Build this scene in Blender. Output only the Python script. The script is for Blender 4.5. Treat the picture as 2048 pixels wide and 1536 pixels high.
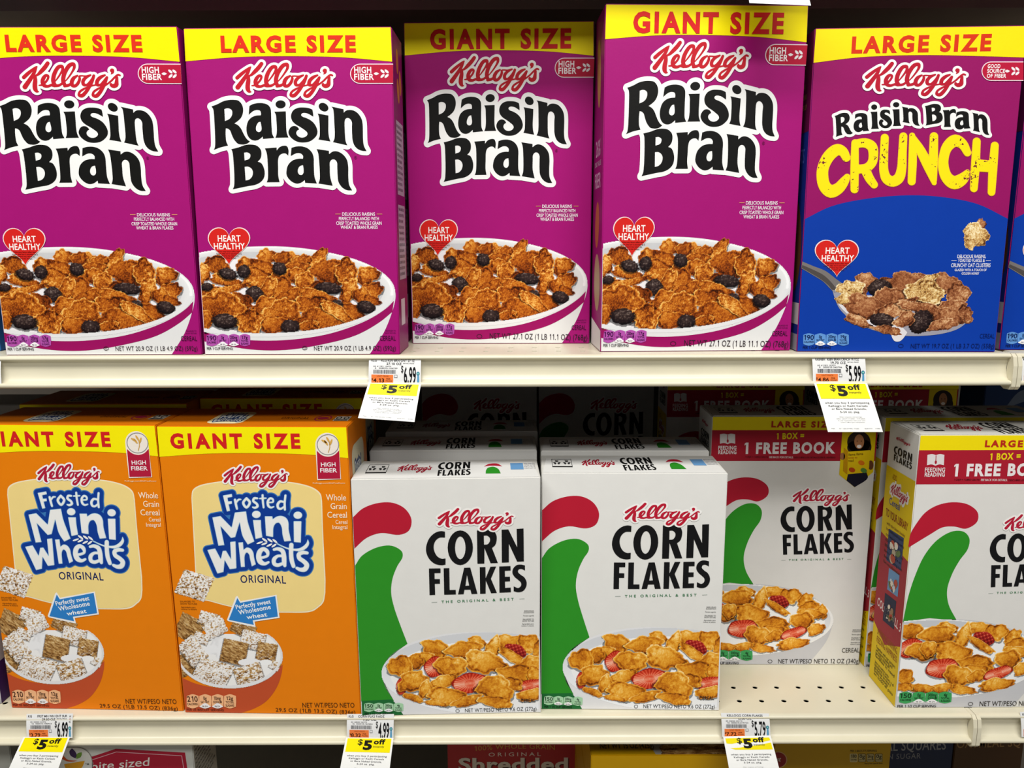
import bpy, bmesh, math
import numpy as np
from mathutils import Matrix, Vector
from mathutils.geometry import tessellate_polygon

for o in list(bpy.data.objects): bpy.data.objects.remove(o)
SC = bpy.context.scene
COL = SC.collection
CZ = 1.50                                     # eye height above the floor

# ------------------------------------------------------------------ camera
F_PX = 1545.32
PITCH, YAW, ROLL = math.radians(10.339), math.radians(-0.0456), math.radians(-0.1773)
H1, H2 = 0.11163, 0.51501                     # shelf tops below the eye
def cam_axes():
    cp, sp = math.cos(PITCH), math.sin(PITCH); cy, sy = math.cos(YAW), math.sin(YAW)
    fw = np.array([sy*cp, cy*cp, -sp]); r = np.array([cy, -sy, 0.0]); u = np.cross(r, fw)
    return (math.cos(ROLL)*r + math.sin(ROLL)*u, -math.sin(ROLL)*r + math.cos(ROLL)*u, fw)
RR, UU, FW = cam_axes()
cd = bpy.data.cameras.new('camera'); cam = bpy.data.objects.new('camera', cd); COL.objects.link(cam)
cd.sensor_width = 36; cd.lens = F_PX/2048*36; cd.clip_start = 0.01
cam.matrix_world = Matrix([[RR[0], UU[0], -FW[0], 0], [RR[1], UU[1], -FW[1], 0], [RR[2], UU[2], -FW[2], CZ], [0, 0, 0, 1]])
SC.camera = cam

# ------------------------------------------------------------------ light
w = bpy.data.worlds.new('world'); SC.world = w; w.use_nodes = True
w.node_tree.nodes['Background'].inputs[0].default_value = (0.92, 0.96, 1, 1)
w.node_tree.nodes['Background'].inputs[1].default_value = 0.085
def area(name, loc, rot, sx, sy, e, c=(1, 1, 1)):
    l = bpy.data.lights.new(name, 'AREA'); l.shape = 'RECTANGLE'; l.size = sx; l.size_y = sy; l.energy = e; l.color = c
    o = bpy.data.objects.new(name, l); o.location = loc; o.rotation_euler = rot; COL.objects.link(o)
area('ceiling_lamp_near', (-0.4, -0.25, CZ+1.55), (math.radians(30), 0, 0), 2.4, 0.35, 52, (1, 0.985, 0.95))
area('ceiling_lamp_far', (0.5, -1.35, CZ+1.55), (math.radians(42), 0, 0), 2.4, 0.35, 40, (1, 0.985, 0.95))
SC.view_settings.view_transform = 'Standard'; SC.view_settings.look = 'None'
SC.view_settings.exposure = 0.0; SC.view_settings.gamma = 1.0
SC.view_settings.use_curve_mapping = False

# ------------------------------------------------------------------ materials
def lin(c): return c/12.92 if c <= 0.04045 else ((c+0.055)/1.055)**2.4
def hexc(h): return tuple(lin(int(h[i:i+2], 16)/255) for i in (0, 2, 4))
MATS = {}
def mat(h, rough=0.42, kind='card'):
    k = (h, rough, kind)
    if k in MATS: return MATS[k]
    m = bpy.data.materials.new(kind+'_'+h); m.use_nodes = True; nt = m.node_tree; b = nt.nodes['Principled BSDF']
    c = (*hexc(h), 1) if h != 'vcol' else (1, 1, 1, 1)
    b.inputs['Roughness'].default_value = rough
    b.inputs['Specular IOR Level'].default_value = 0.14 if kind != 'enamel' else 0.5
    N, L = nt.nodes.new, nt.links.new
    tc = N('ShaderNodeTexCoord'); no = N('ShaderNodeTexNoise')
    L(tc.outputs['Object'], no.inputs['Vector'])
    if kind == 'speck':
        no.inputs['Scale'].default_value = 420; no.inputs['Detail'].default_value = 3
        n2 = N('ShaderNodeTexNoise'); n2.inputs['Scale'].default_value = 38; L(tc.outputs['Object'], n2.inputs['Vector'])
        ad = N('ShaderNodeMath'); ad.operation = 'MULTIPLY'; L(no.outputs['Fac'], ad.inputs[0]); L(n2.outputs['Fac'], ad.inputs[1])
        r = N('ShaderNodeValToRGB'); r.color_ramp.elements[0].position = 0.355; r.color_ramp.elements[1].position = 0.37
        r.color_ramp.elements[0].color = c; r.color_ramp.elements[1].color = (*hexc('6a2030'), 1)
        L(ad.outputs[0], r.inputs[0]); L(r.outputs[0], b.inputs['Base Color'])
        return MATS.setdefault(k, m)
    if h == 'vcol':
        a = N('ShaderNodeAttribute'); a.attribute_name = 'Col'; L(a.outputs['Color'], b.inputs['Base Color'])
        return MATS.setdefault(k, m)
    # faint mottling of ink or paint, plus slight board waviness
    no.inputs['Scale'].default_value = 60 if kind == 'card' else 25; no.inputs['Detail'].default_value = 4
    mx = N('ShaderNodeMix'); mx.data_type = 'RGBA'; mx.inputs['A'].default_value = c
    k2 = 0.93 if kind == 'card' else 0.88
    mx.inputs['B'].default_value = (c[0]*k2, c[1]*k2, c[2]*k2, 1)
    L(no.outputs['Fac'], mx.inputs['Factor']); L(mx.outputs['Result'], b.inputs['Base Color'])
    bp = N('ShaderNodeBump'); bp.inputs['Strength'].default_value = 0.12 if kind == 'card' else 0.05
    bp.inputs['Distance'].default_value = 0.0004
    n3 = N('ShaderNodeTexNoise'); n3.inputs['Scale'].default_value = 350; L(tc.outputs['Object'], n3.inputs['Vector'])
    L(n3.outputs['Fac'], bp.inputs['Height']); L(bp.outputs['Normal'], b.inputs['Normal'])
    return MATS.setdefault(k, m)

# ------------------------------------------------------------------ objects
def link(name, data, parent=None):
    o = bpy.data.objects.new(name, data); COL.objects.link(o)
    if parent is not None: o.parent = parent
    return o
def tag(o, label=None, cat=None, group=None, kind=None):
    if label: o['label'] = label
    if cat: o['category'] = cat
    if group: o['group'] = group
    if kind: o['kind'] = kind
    return o
class MB:
    def __init__(s): s.v = []; s.f = []; s.mi = []; s.m = []
    def slot(s, m):
        if m not in s.m: s.m.append(m)
        return s.m.index(m)
    def add(s, vs, fs, m):
        i = s.slot(m); n = len(s.v); s.v += [tuple(map(float, p)) for p in vs]
        for f in fs: s.f.append([n+int(k) for k in f]); s.mi.append(i)
    def box(s, a, b, m):
        x0, y0, z0 = a; x1, y1, z1 = b
        s.add([(x, y, z) for z in (z0, z1) for y in (y0, y1) for x in (x0, x1)],
              [(0, 2, 3, 1), (4, 5, 7, 6), (0, 1, 5, 4), (2, 6, 7, 3), (0, 4, 6, 2), (1, 3, 7, 5)], m)
    def mesh(s, name):
        me = bpy.data.meshes.new(name); me.from_pydata(s.v, [], s.f)
        for m in s.m: me.materials.append(m)
        me.polygons.foreach_set('material_index', s.mi); me.update(); return me
    def build(s, name, parent=None): return link(name, s.mesh(name), parent)

# ------------------------------------------------------------------ surfaces and printing
def ray(px, py):
    px = np.asarray(px, float); py = np.asarray(py, float)
    return FW + np.multiply.outer((px-1024)/F_PX, RR) - np.multiply.outer((py-768)/F_PX, UU)
def at_y(px, py, Y): d = ray(px, py); return d*(Y/d[1])+np.array([0, 0, CZ])
def at_z(px, py, z): d = ray(px, py); return d*((z-CZ)/d[2])+np.array([0, 0, CZ])
def inst_matrix(x0, y0, z0, yaw, lean, W):
    y, l = math.radians(yaw), math.tan(math.radians(lean))
    base = Matrix.Translation((x0+math.cos(y)*W/2, y0+math.sin(y)*W/2, z0)) @ Matrix.Rotation(y, 4, 'Z')
    sh = Matrix.Identity(4); sh[1][2] = l
    return base, sh
class Surf:
    """A flat face of a thing: O + u*U + v*V, printing lifted along N; M places the thing for reading positions."""
    def __init__(s, O, U, V, N, M): s.O, s.U, s.V, s.N, s.M = map(np.array, (O, U, V, N, np.array(M))); s.wd = 9.0
    def p(s, pts, zc=None):
        """photo pixels -> (u, v); zc=(x0,y0,scale) reads positions taken in an enlarged crop"""
        q = np.asarray(pts, float).reshape(-1, 2)
        if zc: q = q/zc[2]+np.array(zc[:2])
        Mi = np.linalg.inv(s.M); d = ray(q[:, 0], q[:, 1]) @ Mi[:3, :3].T; o = Mi @ np.array([0, 0, CZ, 1]); o = o[:3]
        t = ((s.O-o) @ s.N)/(d @ s.N); P = o+d*t[:, None]-s.O
        return np.stack([P @ s.U/(s.U @ s.U), P @ s.V/(s.V @ s.V)], -1)
    def px(s, uv, zc=None):
        P = s.xyz(uv, 0) @ s.M[:3, :3].T + s.M[:3, 3]-np.array([0, 0, CZ]); z = P @ FW
        q = np.stack([1024+F_PX*(P @ RR)/z, 768-F_PX*(P @ UU)/z], -1)
        return (q-np.array(zc[:2]))*zc[2] if zc else q
    def xyz(s, uv, lay): uv = np.asarray(uv, float); return s.O+uv[:, :1]*s.U+uv[:, 1:2]*s.V+s.N*(0.00012*lay)

def spl(txt, n=6):
    """'c12,30 40,50 ...' closed outline: plain points are smooth, points marked c are corners"""
    P = []; C = []
    for t in txt.split():
        c = t[0] == 'c'; P.append([float(a) for a in t.lstrip('c').split(',')]); C.append(c)
    return spl_pts(np.array(P), C, n, True)
def spl_pts(P, C, n=6, closed=True):
    out = []; N = len(P); R = range(N if closed else N-1)
    for i in R:
        j = (i+1) % N; h = (i-1) % N; k = (j+1) % N
        if C[i] and C[j]: out.append(P[i]); continue
        p1, p2 = P[i], P[j]
        p0 = P[h] if not C[i] and (closed or i > 0) else 2*p1-p2
        p3 = P[k] if not C[j] and (closed or j < N-1) else 2*p2-p1
        a = max(np.linalg.norm((p1-p0)[:2]), 1e-9)**.5; b = max(np.linalg.norm((p2-p1)[:2]), 1e-9)**.5; c = max(np.linalg.norm((p3-p2)[:2]), 1e-9)**.5
        m1 = p2-p1+b*((p1-p0)/a-(p2-p0)/(a+b)); m2 = p2-p1+b*((p3-p2)/c-(p3-p1)/(b+c))
        for q in range(n):
            t = q/n; out.append((2*t**3-3*t*t+1)*p1+(t**3-2*t*t+t)*m1+(-2*t**3+3*t*t)*p2+(t**3-t*t)*m2)
    if not closed: out.append(P[-1])
    return np.array(out)
def ell(cx, cy, rx, ry, rot=0, n=28):
    t = np.linspace(0, 2*np.pi, n, endpoint=False); c, s = math.cos(math.radians(rot)), math.sin(math.radians(rot))
    x, y = rx*np.cos(t), ry*np.sin(t); return np.stack([cx+x*c-y*s, cy+x*s+y*c], -1)
def rrect(x0, y0, x1, y1, r, n=5):
    out = []
    for cx, cy, a in ((x1-r, y1-r, 0), (x0+r, y1-r, 90), (x0+r, y0+r, 180), (x1-r, y0+r, 270)):
        for k in range(n+1): t = math.radians(a+90*k/n); out.append([cx+r*math.cos(t), cy+r*math.sin(t)])
    return np.array(out)

def seg_sdf(X, Y, S, caps):
    """distance to a list of segments (x0,y0,r0,x1,y1,r1)"""
    d = np.full(X.shape, 1e9)
    for x0, y0, r0, x1, y1, r1 in S:
        dx, dy = x1-x0, y1-y0; L = dx*dx+dy*dy+1e-12
        t = np.clip(((X-x0)*dx+(Y-y0)*dy)/L, 0, 1)
        d = np.minimum(d, np.hypot(X-x0-t*dx, Y-y0-t*dy)-(r0+t*(r1-r0) if caps else 0))
    return d
def inside(X, Y, loops):
    c = np.zeros(X.shape, bool)
    for P in loops:
        Q = np.roll(P, -1, 0)
        for (x0, y0), (x1, y1) in zip(P, Q):
            if y0 == y1: continue
            k = ((y0 > Y) != (y1 > Y)) & (X < (x1-x0)*(Y-y0)/(y1-y0)+x0); c ^= k
    return c
def contour(D, x0, y0, st, iso):
    """marching squares: closed outlines of D = iso"""
    D = D-iso; D[D == 0] = 1e-6; h, wd = D.shape; s = D < 0
    nxt = {}
    def pt(e):
        a, b, hz = e
        if hz: t = D[a, b]/(D[a, b]-D[a, b+1]); return (x0+(b+t)*st, y0+a*st)
        t = D[a, b]/(D[a, b]-D[a+1, b]); return (x0+b*st, y0+(a+t)*st)
    cell = s[:-1, :-1]*1+s[:-1, 1:]*2+s[1:, 1:]*4+s[1:, :-1]*8
    T = {1: 'LT', 2: 'TR', 3: 'LR', 4: 'RB', 6: 'TB', 7: 'LB', 8: 'BL', 9: 'BT', 11: 'BR', 12: 'RL', 13: 'RT', 14: 'TL'}
    for i, j in zip(*np.where((cell > 0) & (cell < 15))):
        E_ = {'T': (i, j, 1), 'B': (i+1, j, 1), 'L': (i, j, 0), 'R': (i, j+1, 0)}; c = cell[i, j]
        for q in ([T[c]] if c in T else (['LT', 'RB'] if c == 5 else ['TR', 'BL'])): nxt[E_[q[0]]] = E_[q[1]]
    loops = []
    while nxt:
        a = next(iter(nxt)); L = []; b = a
        while b in nxt: L.append(pt(b)); b = nxt.pop(b)
        L = np.array(L)
        if len(L) > 7:
            L = (np.roll(L, 1, 0)+2*L+np.roll(L, -1, 0))/4
            loops.append(L)
    return loops
def simp(L, tol):
    """drop points that lie on a straight run"""
    keep = [0]; 
    for i in range(1, len(L)):
        a = L[keep[-1]]; b = L[(i+1) % len(L)]; d = b-a; n = np.hypot(*d)
        if n < 1e-12: continue
        seg = L[keep[-1]:i+1]
        if np.abs((seg[:, 0]-a[0])*d[1]-(seg[:, 1]-a[1])*d[0]).max()/n > tol: keep.append(i)
    return L[keep]
def area_of(L): return 0.5*np.sum(L[:, 0]*np.roll(L[:, 1], -1)-L[:, 1]*np.roll(L[:, 0], -1))
def shape_contours(S, st, isos, loops=None, min_area=30, pad=8):
    """S: segments with radii (strokes); loops: closed outlines. returns outlines for each offset"""
    xs = []; ys = []
    for s in S: xs += [s[0], s[3]]; ys += [s[1], s[4]]
    for L in loops or []: xs += list(L[:, 0]); ys += list(L[:, 1])
    p = pad+max(max(isos), 0)+max([s[2] for s in S]+[0])
    x0, y0 = min(xs)-p, min(ys)-p; X, Y = np.meshgrid(np.arange(x0, max(xs)+p, st), np.arange(y0, max(ys)+p, st))
    D = np.full(X.shape, 1e9)
    if S: D = seg_sdf(X, Y, S, True)
    if loops:
        sg = [(a[0], a[1], 0, b[0], b[1], 0) for L in loops for a, b in zip(L, np.roll(L, -1, 0))]
        d = seg_sdf(X, Y, sg, False); d = np.where(inside(X, Y, loops), -d, d); D = np.minimum(D, d)
    return [[simp(L, st*0.06) for L in contour(D.copy(), x0, y0, st, i) if abs(area_of(L)) > min_area] for i in isos]
def strokes(txts, n=4):
    S = []
    for t in txts:
        P = np.array([[float(a) for a in q.split(',')] for q in t.split()]); Q = spl_pts(P, [False]*len(P), n, False)
        S += [(*a, *b) for a, b in zip(Q[:-1], Q[1:])]
    return S

# glyphs of the built-in font
GL = {}
def ev(body, wt):
    c = bpy.data.curves.new('t', 'FONT'); c.body = body; c.offset = wt; c.resolution_u = 3
    o = bpy.data.objects.new('t', c); COL.objects.link(o); bpy.context.view_layer.update()
    me = o.evaluated_get(bpy.context.evaluated_depsgraph_get()).to_mesh()
    v = np.array([(q.co.x, q.co.y) for q in me.vertices]).reshape(-1, 2); f = [list(p.vertices) for p in me.polygons]
    bpy.data.objects.remove(o); bpy.data.curves.remove(c); return v, f
def glyph(ch, wt):
    k = (ch, wt)
    if k not in GL:
        if ('I', wt) not in GL and ch != 'I': glyph('I', wt)
        v, f = ev(ch, wt) if ch != ' ' else (np.zeros((0, 2)), [])
        if ch == '1':
            x0, t = v[:, 0].min(), v[:, 1].max(); n = len(v); v = np.concatenate([v, [(x0+.005, t), (x0+.005, t-.13), (x0-.11, t-.20), (x0-.11, t-.08)]]); f = f+[[n, n+3, n+2, n+1]]; v[:, 0] += .07
        if ch == 'I': GL[k] = (v, f, v[:, 0].max()+0.06)
        else: GL[k] = (v, f, ev(ch+'I', wt)[0][:, 0].max()-GL[('I', wt)][0][:, 0].max())
    return GL[k]
def text(mb, sf, s, a, b, h, col, wt=0.0, tr=0.0, lay=3, zc=None, uv=False, slant=0.0, bend=0.0):
    """s printed from baseline start a to end b (photo pixels unless uv), capital height h"""
    A, B = (np.array(a, float), np.array(b, float)) if uv else sf.p([a, b], zc)
    if not uv:
        q = sf.p([a, (a[0], a[1]-h)], zc); h = np.linalg.norm(q[1]-q[0])
    cap = glyph('H', wt)[0][:, 1].max(); x = 0; items = []
    for ch in s:
        v, f, ad = glyph(ch, wt); items.append((v, f, x)); x += ad+tr
    ink = [(v[:, 0]+x_) for v, f, x_ in items if len(v)]
    lo = ink[0].min(); hi = ink[-1].max(); U = B-A; wdt = np.linalg.norm(U); U = U/wdt; V = np.array([-U[1], U[0]])
    if V[1] < 0: V = -V
    sx = wdt/(hi-lo); sy = h/cap; m = mat(col)
    for v, f, x_ in items:
        if not len(v): continue
        xx = (v[:, 0]+x_-lo); yy = v[:, 1]; tt = xx/(hi-lo)
        P = A+np.outer((xx+slant*yy*sy/sx)*sx, U)+np.outer(yy*sy+bend*(1-(2*tt-1)**2), V)
        mb.add(sf.xyz(P, lay), f, m)
def fill(mb, sf, loops, col, lay=1, zc=None, uv=False, m=None):
    ls = [L if uv else sf.p(L, zc) for L in loops]
    P = [[Vector((q[0]*1000, q[1]*1000, 0)) for q in L] for L in ls]
    tri = tessellate_polygon(P); V = np.concatenate(ls)
    mb.add(sf.xyz(V, lay), tri, m or mat(col))
def fit(loops, src, dst):
    """map outlines from bbox src to bbox dst (x0,y0,x1,y1)"""
    sx = (dst[2]-dst[0])/(src[2]-src[0]); sy = (dst[3]-dst[1])/(src[3]-src[1])
    return [np.stack([dst[0]+(L[:, 0]-src[0])*sx, dst[1]+(L[:, 1]-src[1])*sy], -1) for L in loops]
def bbox(loops): A = np.concatenate(loops); return (*A.min(0), *A.max(0))
def fillg(mb, sf, loops, col, lay, zc=None, uv=False, m=None):
    """outlines with nesting: fill each outer outline with its own holes"""
    ls = sorted(loops, key=lambda L: -abs(area_of(L))); used = set()
    for i, L in enumerate(ls):
        if i in used: continue
        g = [L]
        for j in range(i+1, len(ls)):
            if j not in used and inside(ls[j][:1, 0], ls[j][:1, 1], [L])[0]: g.append(ls[j]); used.add(j)
        fill(mb, sf, g, col, lay, zc, uv, m)

# ------------------------------------------------------------------ lettering traced from the cartons
KEL = ["150,425,34 215,365,33 300,295,27 375,235,15 398,222,9", "395,225,11 350,320,27 290,420,35 220,520,40 162,600,44",
 "590,165,35 540,235,38 470,310,36 400,375,22 335,400,12", "355,400,26 352,480,38 340,570,42 345,640,40 370,680,24 402,686,9",
 "415,570,11 470,562,18 530,515,20 578,450,20 588,400,22 555,385,26 505,430,34 480,505,36 505,570,34 565,588,26 640,560,22",
 "640,565,24 690,572,32", "705,570,32 675,510,38 682,410,38 722,310,36 785,228,33 842,222,30 852,270,25 812,350,18 750,440,14 712,490,10", "700,575,28 770,570,24 835,530,20",
 "880,575,30 852,500,38 862,400,38 905,300,37 985,195,36 1052,178,31 1062,235,26 1020,320,18 950,420,14 895,485,10", "870,578,28 945,565,26 1000,525,20",
 "1110,388,16 1040,435,32 1002,510,36 1012,570,32 1060,578,28 1118,520,28 1148,440,24 1142,402,17 1185,392,13 1260,398,15 1345,378,17",
 "1340,380,17 1255,425,28 1205,490,32 1212,552,30 1262,562,22 1330,500,20 1385,420,18", "1402,390,26 1370,480,30 1312,590,32 1245,690,32 1170,758,34 1122,748,27 1132,692,21 1190,645,20 1270,605,16 1350,575,15 1425,560,14",
 "1602,378,17 1525,415,30 1462,480,34 1452,550,32 1502,562,22 1570,495,20 1620,430,18", "1636,420,24 1600,510,30 1545,620,32 1485,710,34 1425,763,34 1372,750,27 1382,692,21 1440,645,20 1530,595,16 1640,540,15",
 "1560,595,14 1700,492,17 1780,412,18 1840,370,18 1872,382,16", "1815,420,24 1805,500,34 1795,555,40 1745,578,38 1702,556,26 1704,535,16", "1735,295,40 1742,330,20 1712,358,8"]
KZ = (465, 110, 9.309)
kel_red, kel_white = shape_contours(strokes(KEL), 6, [0, 46], min_area=400)
TZB, TZC, TZD = (410, 185, 12.047), (570, 185, 11.378), (450, 280, 7.585)
def zp(zc, *t): return [(spl(q) if isinstance(q, str) else q)/zc[2]+np.array(zc[:2]) for q in t]
LET = {
 'R': zp(TZB, "c160,338 300,285 440,215 580,182 690,178 800,195 880,270 920,380 915,500 870,610 790,690 c712,745 800,790 870,870 920,970 980,1080 1040,1150 c1088,1180 1030,1225 960,1250 880,1252 800,1235 740,1180 690,1110 650,1020 610,920 560,875 c505,862 500,960 505,1080 520,1190 c560,1280 380,1322 c215,1385 240,1330 250,1240 245,1000 230,700 215,480 200,400",
        "c470,400 530,380 600,390 650,430 662,500 645,570 590,640 c485,690 480,600 475,500"),
 'a': zp(TZB, "c1075,325 1150,285 1250,260 1350,255 1450,270 1530,310 1580,380 1595,480 1600,650 1610,850 1625,1000 c1670,1095 c1400,1120 c1393,1060 1350,1100 1280,1145 1200,1158 1110,1130 1040,1050 1005,930 1010,800 1050,680 1130,600 1230,560 c1350,550 1352,500 1330,440 1260,422 1180,440 1110,490 c1058,540 1065,430",
        "c1340,705 1290,720 1250,780 1230,850 1240,920 1300,955 1355,925 1368,870 1360,800"),
 'i': zp(TZB, ell(1825, 287, 122, 97), "c1675,465 c1950,455 1955,650 1960,850 1975,980 c2015,1085 c1700,1092 1725,1020 1735,900 1725,700 1710,540"),
 's': zp(TZC, "c625,390 540,355 420,342 300,350 200,400 150,480 140,560 170,650 240,720 340,780 430,840 500,900 515,950 480,1000 400,1028 320,1010 265,950 262,900 290,860 c325,840 290,790 220,762 150,780 100,840 82,910 110,990 190,1070 300,1125 430,1138 560,1115 660,1050 725,970 742,890 720,800 660,700 580,630 480,580 400,550 370,515 385,480 430,465 520,480 c648,552 640,460"),
 'j': zp(TZC, ell(880, 335, 117, 90, 32), "c745,480 c990,525 990,700 990,900 1005,1020 c1035,1115 c765,1070 790,1000 795,900 785,650 770,540"),
 'n': zp(TZC, "c1060,322 c1335,382 c1338,460 1400,410 1500,400 1600,430 1690,510 1750,620 1770,740 1775,900 1780,1100 1800,1220 c1858,1335 1750,1325 1650,1280 1580,1200 1540,1080 1530,950 1525,800 1525,680 1490,610 1430,578 1380,600 1360,660 1362,850 1370,1000 1385,1120 c1420,1203 c1095,1130 1125,1060 1135,950 1125,700 1110,450 1095,370"),
 'B': zp(TZD, "c98,140 200,115 320,75 400,70 480,85 540,140 555,210 540,280 c498,330 550,350 590,420 605,500 590,580 540,640 460,680 350,700 c120,748 140,700 145,600 140,450 125,250 115,180",
        "c292,192 340,188 380,210 388,240 370,285 c300,312", "c300,405 350,403 400,430 425,480 415,550 370,600 c315,615"),
 'r': zp(TZD, "c608,128 c785,115 c787,160 830,110 890,88 940,95 965,150 c962,238 920,205 870,208 825,240 808,300 808,420 810,540 c830,640 c635,642 650,600 655,540 650,350 635,200"),
 'A': zp(TZD, "c1010,120 1080,100 1180,100 1260,130 1320,190 1345,260 1350,400 1360,560 c1395,660 c1218,650 c1212,608 1150,650 1080,660 1000,620 940,540 935,470 960,380 1030,310 1120,285 c1185,285 1185,240 1150,205 1090,200 c1000,243 1005,180",
        "c1185,382 1140,395 1110,440 1108,490 1130,525 1165,530 1190,505 1195,450"),
 'N': zp(TZD, "c1392,138 c1578,165 c1580,215 1640,175 1710,175 1790,220 1850,300 1870,400 1872,560 1885,680 c1930,765 1850,760 1780,720 1725,640 1710,540 1705,420 1700,340 1670,300 1630,295 1595,330 1592,420 1598,560 c1635,695 c1420,660 1438,600 1440,500 1430,330 1415,200")}
rb_letters = [LET[k] for k in 'RaisjnBrAN']
rb_white = shape_contours([], 0.9, [8.6], [L for g in rb_letters for L in g], min_area=160)[0]
CZ_ = (1650, 195, 5.851)
cr_letters = [zp(CZ_, *fit(LET[k], bbox(LET[k]), b)) for k, b in zip('RaisinBran', [(110, 180, 325, 462), (332, 182, 515, 405), (530, 82, 628, 368), (628, 142, 782, 360), (785, 55, 888, 335), (895, 108, 1108, 332), (1165, 75, 1375, 328), (1375, 135, 1530, 345), (1515, 160, 1700, 375), (1720, 178, 1920, 440)])]
cr_white = shape_contours([], 0.8, [5.6], [L for g in cr_letters for L in g], min_area=90)[0]
EZ = (1630, 260, 5.389)
crunch = shape_contours(strokes(["335,298,42 300,235,50 240,212,58 150,280,60 88,400,58 78,500,60 105,610,62 170,662,66 250,630,58 310,560,48 345,505,30",
 "430,140,36 425,400,42 424,640,40", "440,150,42 540,140,48 612,180,52 628,270,48 612,355,46 555,408,44 445,425,46", "545,440,48 590,530,45 635,590,38",
 "750,85,40 740,300,42 742,450,46 775,530,52 840,555,54 900,520,54 930,430,48 940,250,42 950,70,40",
 "1045,60,28 1050,300,42 1040,555,40", "1045,70,28 1140,230,48 1220,400,48 1282,570,24", "1280,70,42 1275,300,45 1278,540,30",
 "1640,245,38 1590,155,50 1510,115,62 1425,180,55 1385,300,50 1385,420,55 1425,520,60 1500,568,68 1590,525,58 1640,455,26",
 "1740,125,40 1725,400,44 1710,630,38", "1935,170,40 1915,420,44 1900,670,38", "1765,383,62 1885,393,60"]), 6, [0, 5], min_area=300)
CFZ = (840, 1050, 9.309)
cf_word = [[spl(q) if isinstance(q, str) else q for q in g] for g in [
 ["c465,120 380,112 270,150 170,250 115,400 120,520 180,640 280,720 400,745 c475,735 c475,620 400,625 320,580 265,480 255,380 290,290 360,235 c465,230"],
 [ell(750, 420, 235, 322), ell(750, 422, 98, 212)],
 ["c1060,100 c1290,92 1370,110 1420,180 1428,270 1400,370 c1340,425 c1450,705 c1315,708 c1200,425 c1198,715 c1070,718", "c1188,195 1250,195 1300,240 1300,300 1260,355 c1192,365"],
 ["c1520,85 c1645,80 c1810,415 c1800,70 c1928,62 c1935,675 c1810,680 c1655,345 c1655,692 c1525,698"],
 ["c165,808 c380,805 c382,890 c270,893 c272,1005 c370,1005 c372,1090 c275,1092 c282,1298 c178,1302"], ["c440,803 c545,800 c552,1208 c665,1205 c668,1290 c450,1295"],
 ["c822,795 c935,790 c1070,1278 c960,1282 c938,1200 c828,1203 c812,1285 c708,1290", "c875,925 c915,1125 c845,1130"],
 ["c1112,783 c1218,780 c1222,990 c1312,775 c1418,770 c1320,998 c1432,1262 c1325,1268 c1225,1030 c1222,1275 c1120,1278"],
 ["c1475,770 c1685,762 c1687,845 c1580,850 c1582,962 c1675,960 c1677,1045 c1582,1050 c1585,1168 c1690,1162 c1692,1248 c1480,1258"],
 ["c1955,750 1880,735 1800,745 1735,810 1722,890 1760,960 1830,1020 1880,1070 1880,1130 1830,1170 c1745,1140 c1745,1230 1830,1248 1920,1225 1975,1150 1985,1060 1940,970 1870,920 1825,870 1840,825 1890,815 c1955,845"]]]
MZ = (395, 975, 8.083)
mw_polys = [spl(q) if isinstance(q, str) else q for q in ["c242,480 c375,455 c555,640 c605,400 c790,380 820,560 c925,870 c815,922 730,780 c685,565 c615,800 c545,815 c378,625 c440,930 c340,940",
 ell(955, 432, 73, 62), "c898,520 c1030,520 1035,660 c1055,805 c940,832 920,680", "c1090,460 c1215,460 c1220,505 1290,462 1370,455 1440,490 1475,560 1480,680 c1518,862 c1405,872 1375,760 1362,640 1320,570 1270,580 1235,640 c1228,800 c1110,780",
 ell(1625, 445, 73, 62), "c1555,540 c1685,540 c1675,890 c1560,880", "c160,1005 c290,980 c380,1150 c410,1020 c465,1015 c545,1150 c530,875 c620,865 c635,1305 c525,1320 c445,1175 c425,1365 c325,1390",
 "c662,885 c740,880 c750,1000 800,965 860,980 905,1040 920,1130 c948,1240 c880,1275 850,1150 835,1080 800,1050 770,1090 c770,1280 c705,1285",
 "c412,125 c560,98 c568,150 c490,165 c500,220 c560,215 c562,262 c510,270 c532,375 c478,388"]]
mw_str = strokes(["1010,1135,24 1090,1120,24 1138,1095,24 1130,1030,34 1070,990,34 1012,1030,42 992,1120,44 1022,1200,44 1090,1230,30 1150,1205,22",
 "1240,1000,24 1300,988,30 1375,1020,38 1400,1100,40 1405,1200,40 1415,1260,28", "1390,1105,24 1300,1105,26 1240,1160,36 1245,1230,34 1300,1252,32 1370,1230,28",
 "1520,925,38 1515,1050,38 1525,1170,38 1555,1268,34", "1290,905,10 1380,950,12 1470,985,14 1560,1002,19 1660,1000,27 1740,960,32 1785,900,25 1785,840,6",
 "1775,1055,28 1700,1048,34 1640,1080,37 1650,1140,37 1720,1190,38 1770,1250,41 1740,1315,43 1670,1325,34 1610,1300,26",
 "610,195,22 625,270,22 642,340,20", "630,240,16 668,193,18 705,190,13", "795,172,22 742,245,23 795,320,22 850,240,23 795,172,22",
 "970,172,18 920,172,22 905,215,22 960,260,22 975,300,22 930,325,20 895,315,14", "1055,120,20 1060,220,20 1072,320,18", "1010,175,14 1110,170,14",
 "1150,240,14 1225,230,16 1220,188,19 1180,172,20 1140,220,22 1150,295,22 1190,322,18 1235,308,14", "1395,230,18 1340,222,22 1300,270,24 1310,330,22 1350,342,20 1400,310,18", "1425,125,20 1412,250,20 1416,355,20"])
mw_inner, mw_outer, mw_blue, mw_edge = shape_contours(mw_str, 7, [-8, 0, 58, 74], mw_polys, min_area=300)
mw_blue = [L for L in mw_blue if abs(area_of(L)) > 60000]; mw_edge = [L for L in mw_edge if abs(area_of(L)) > 60000]

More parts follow.
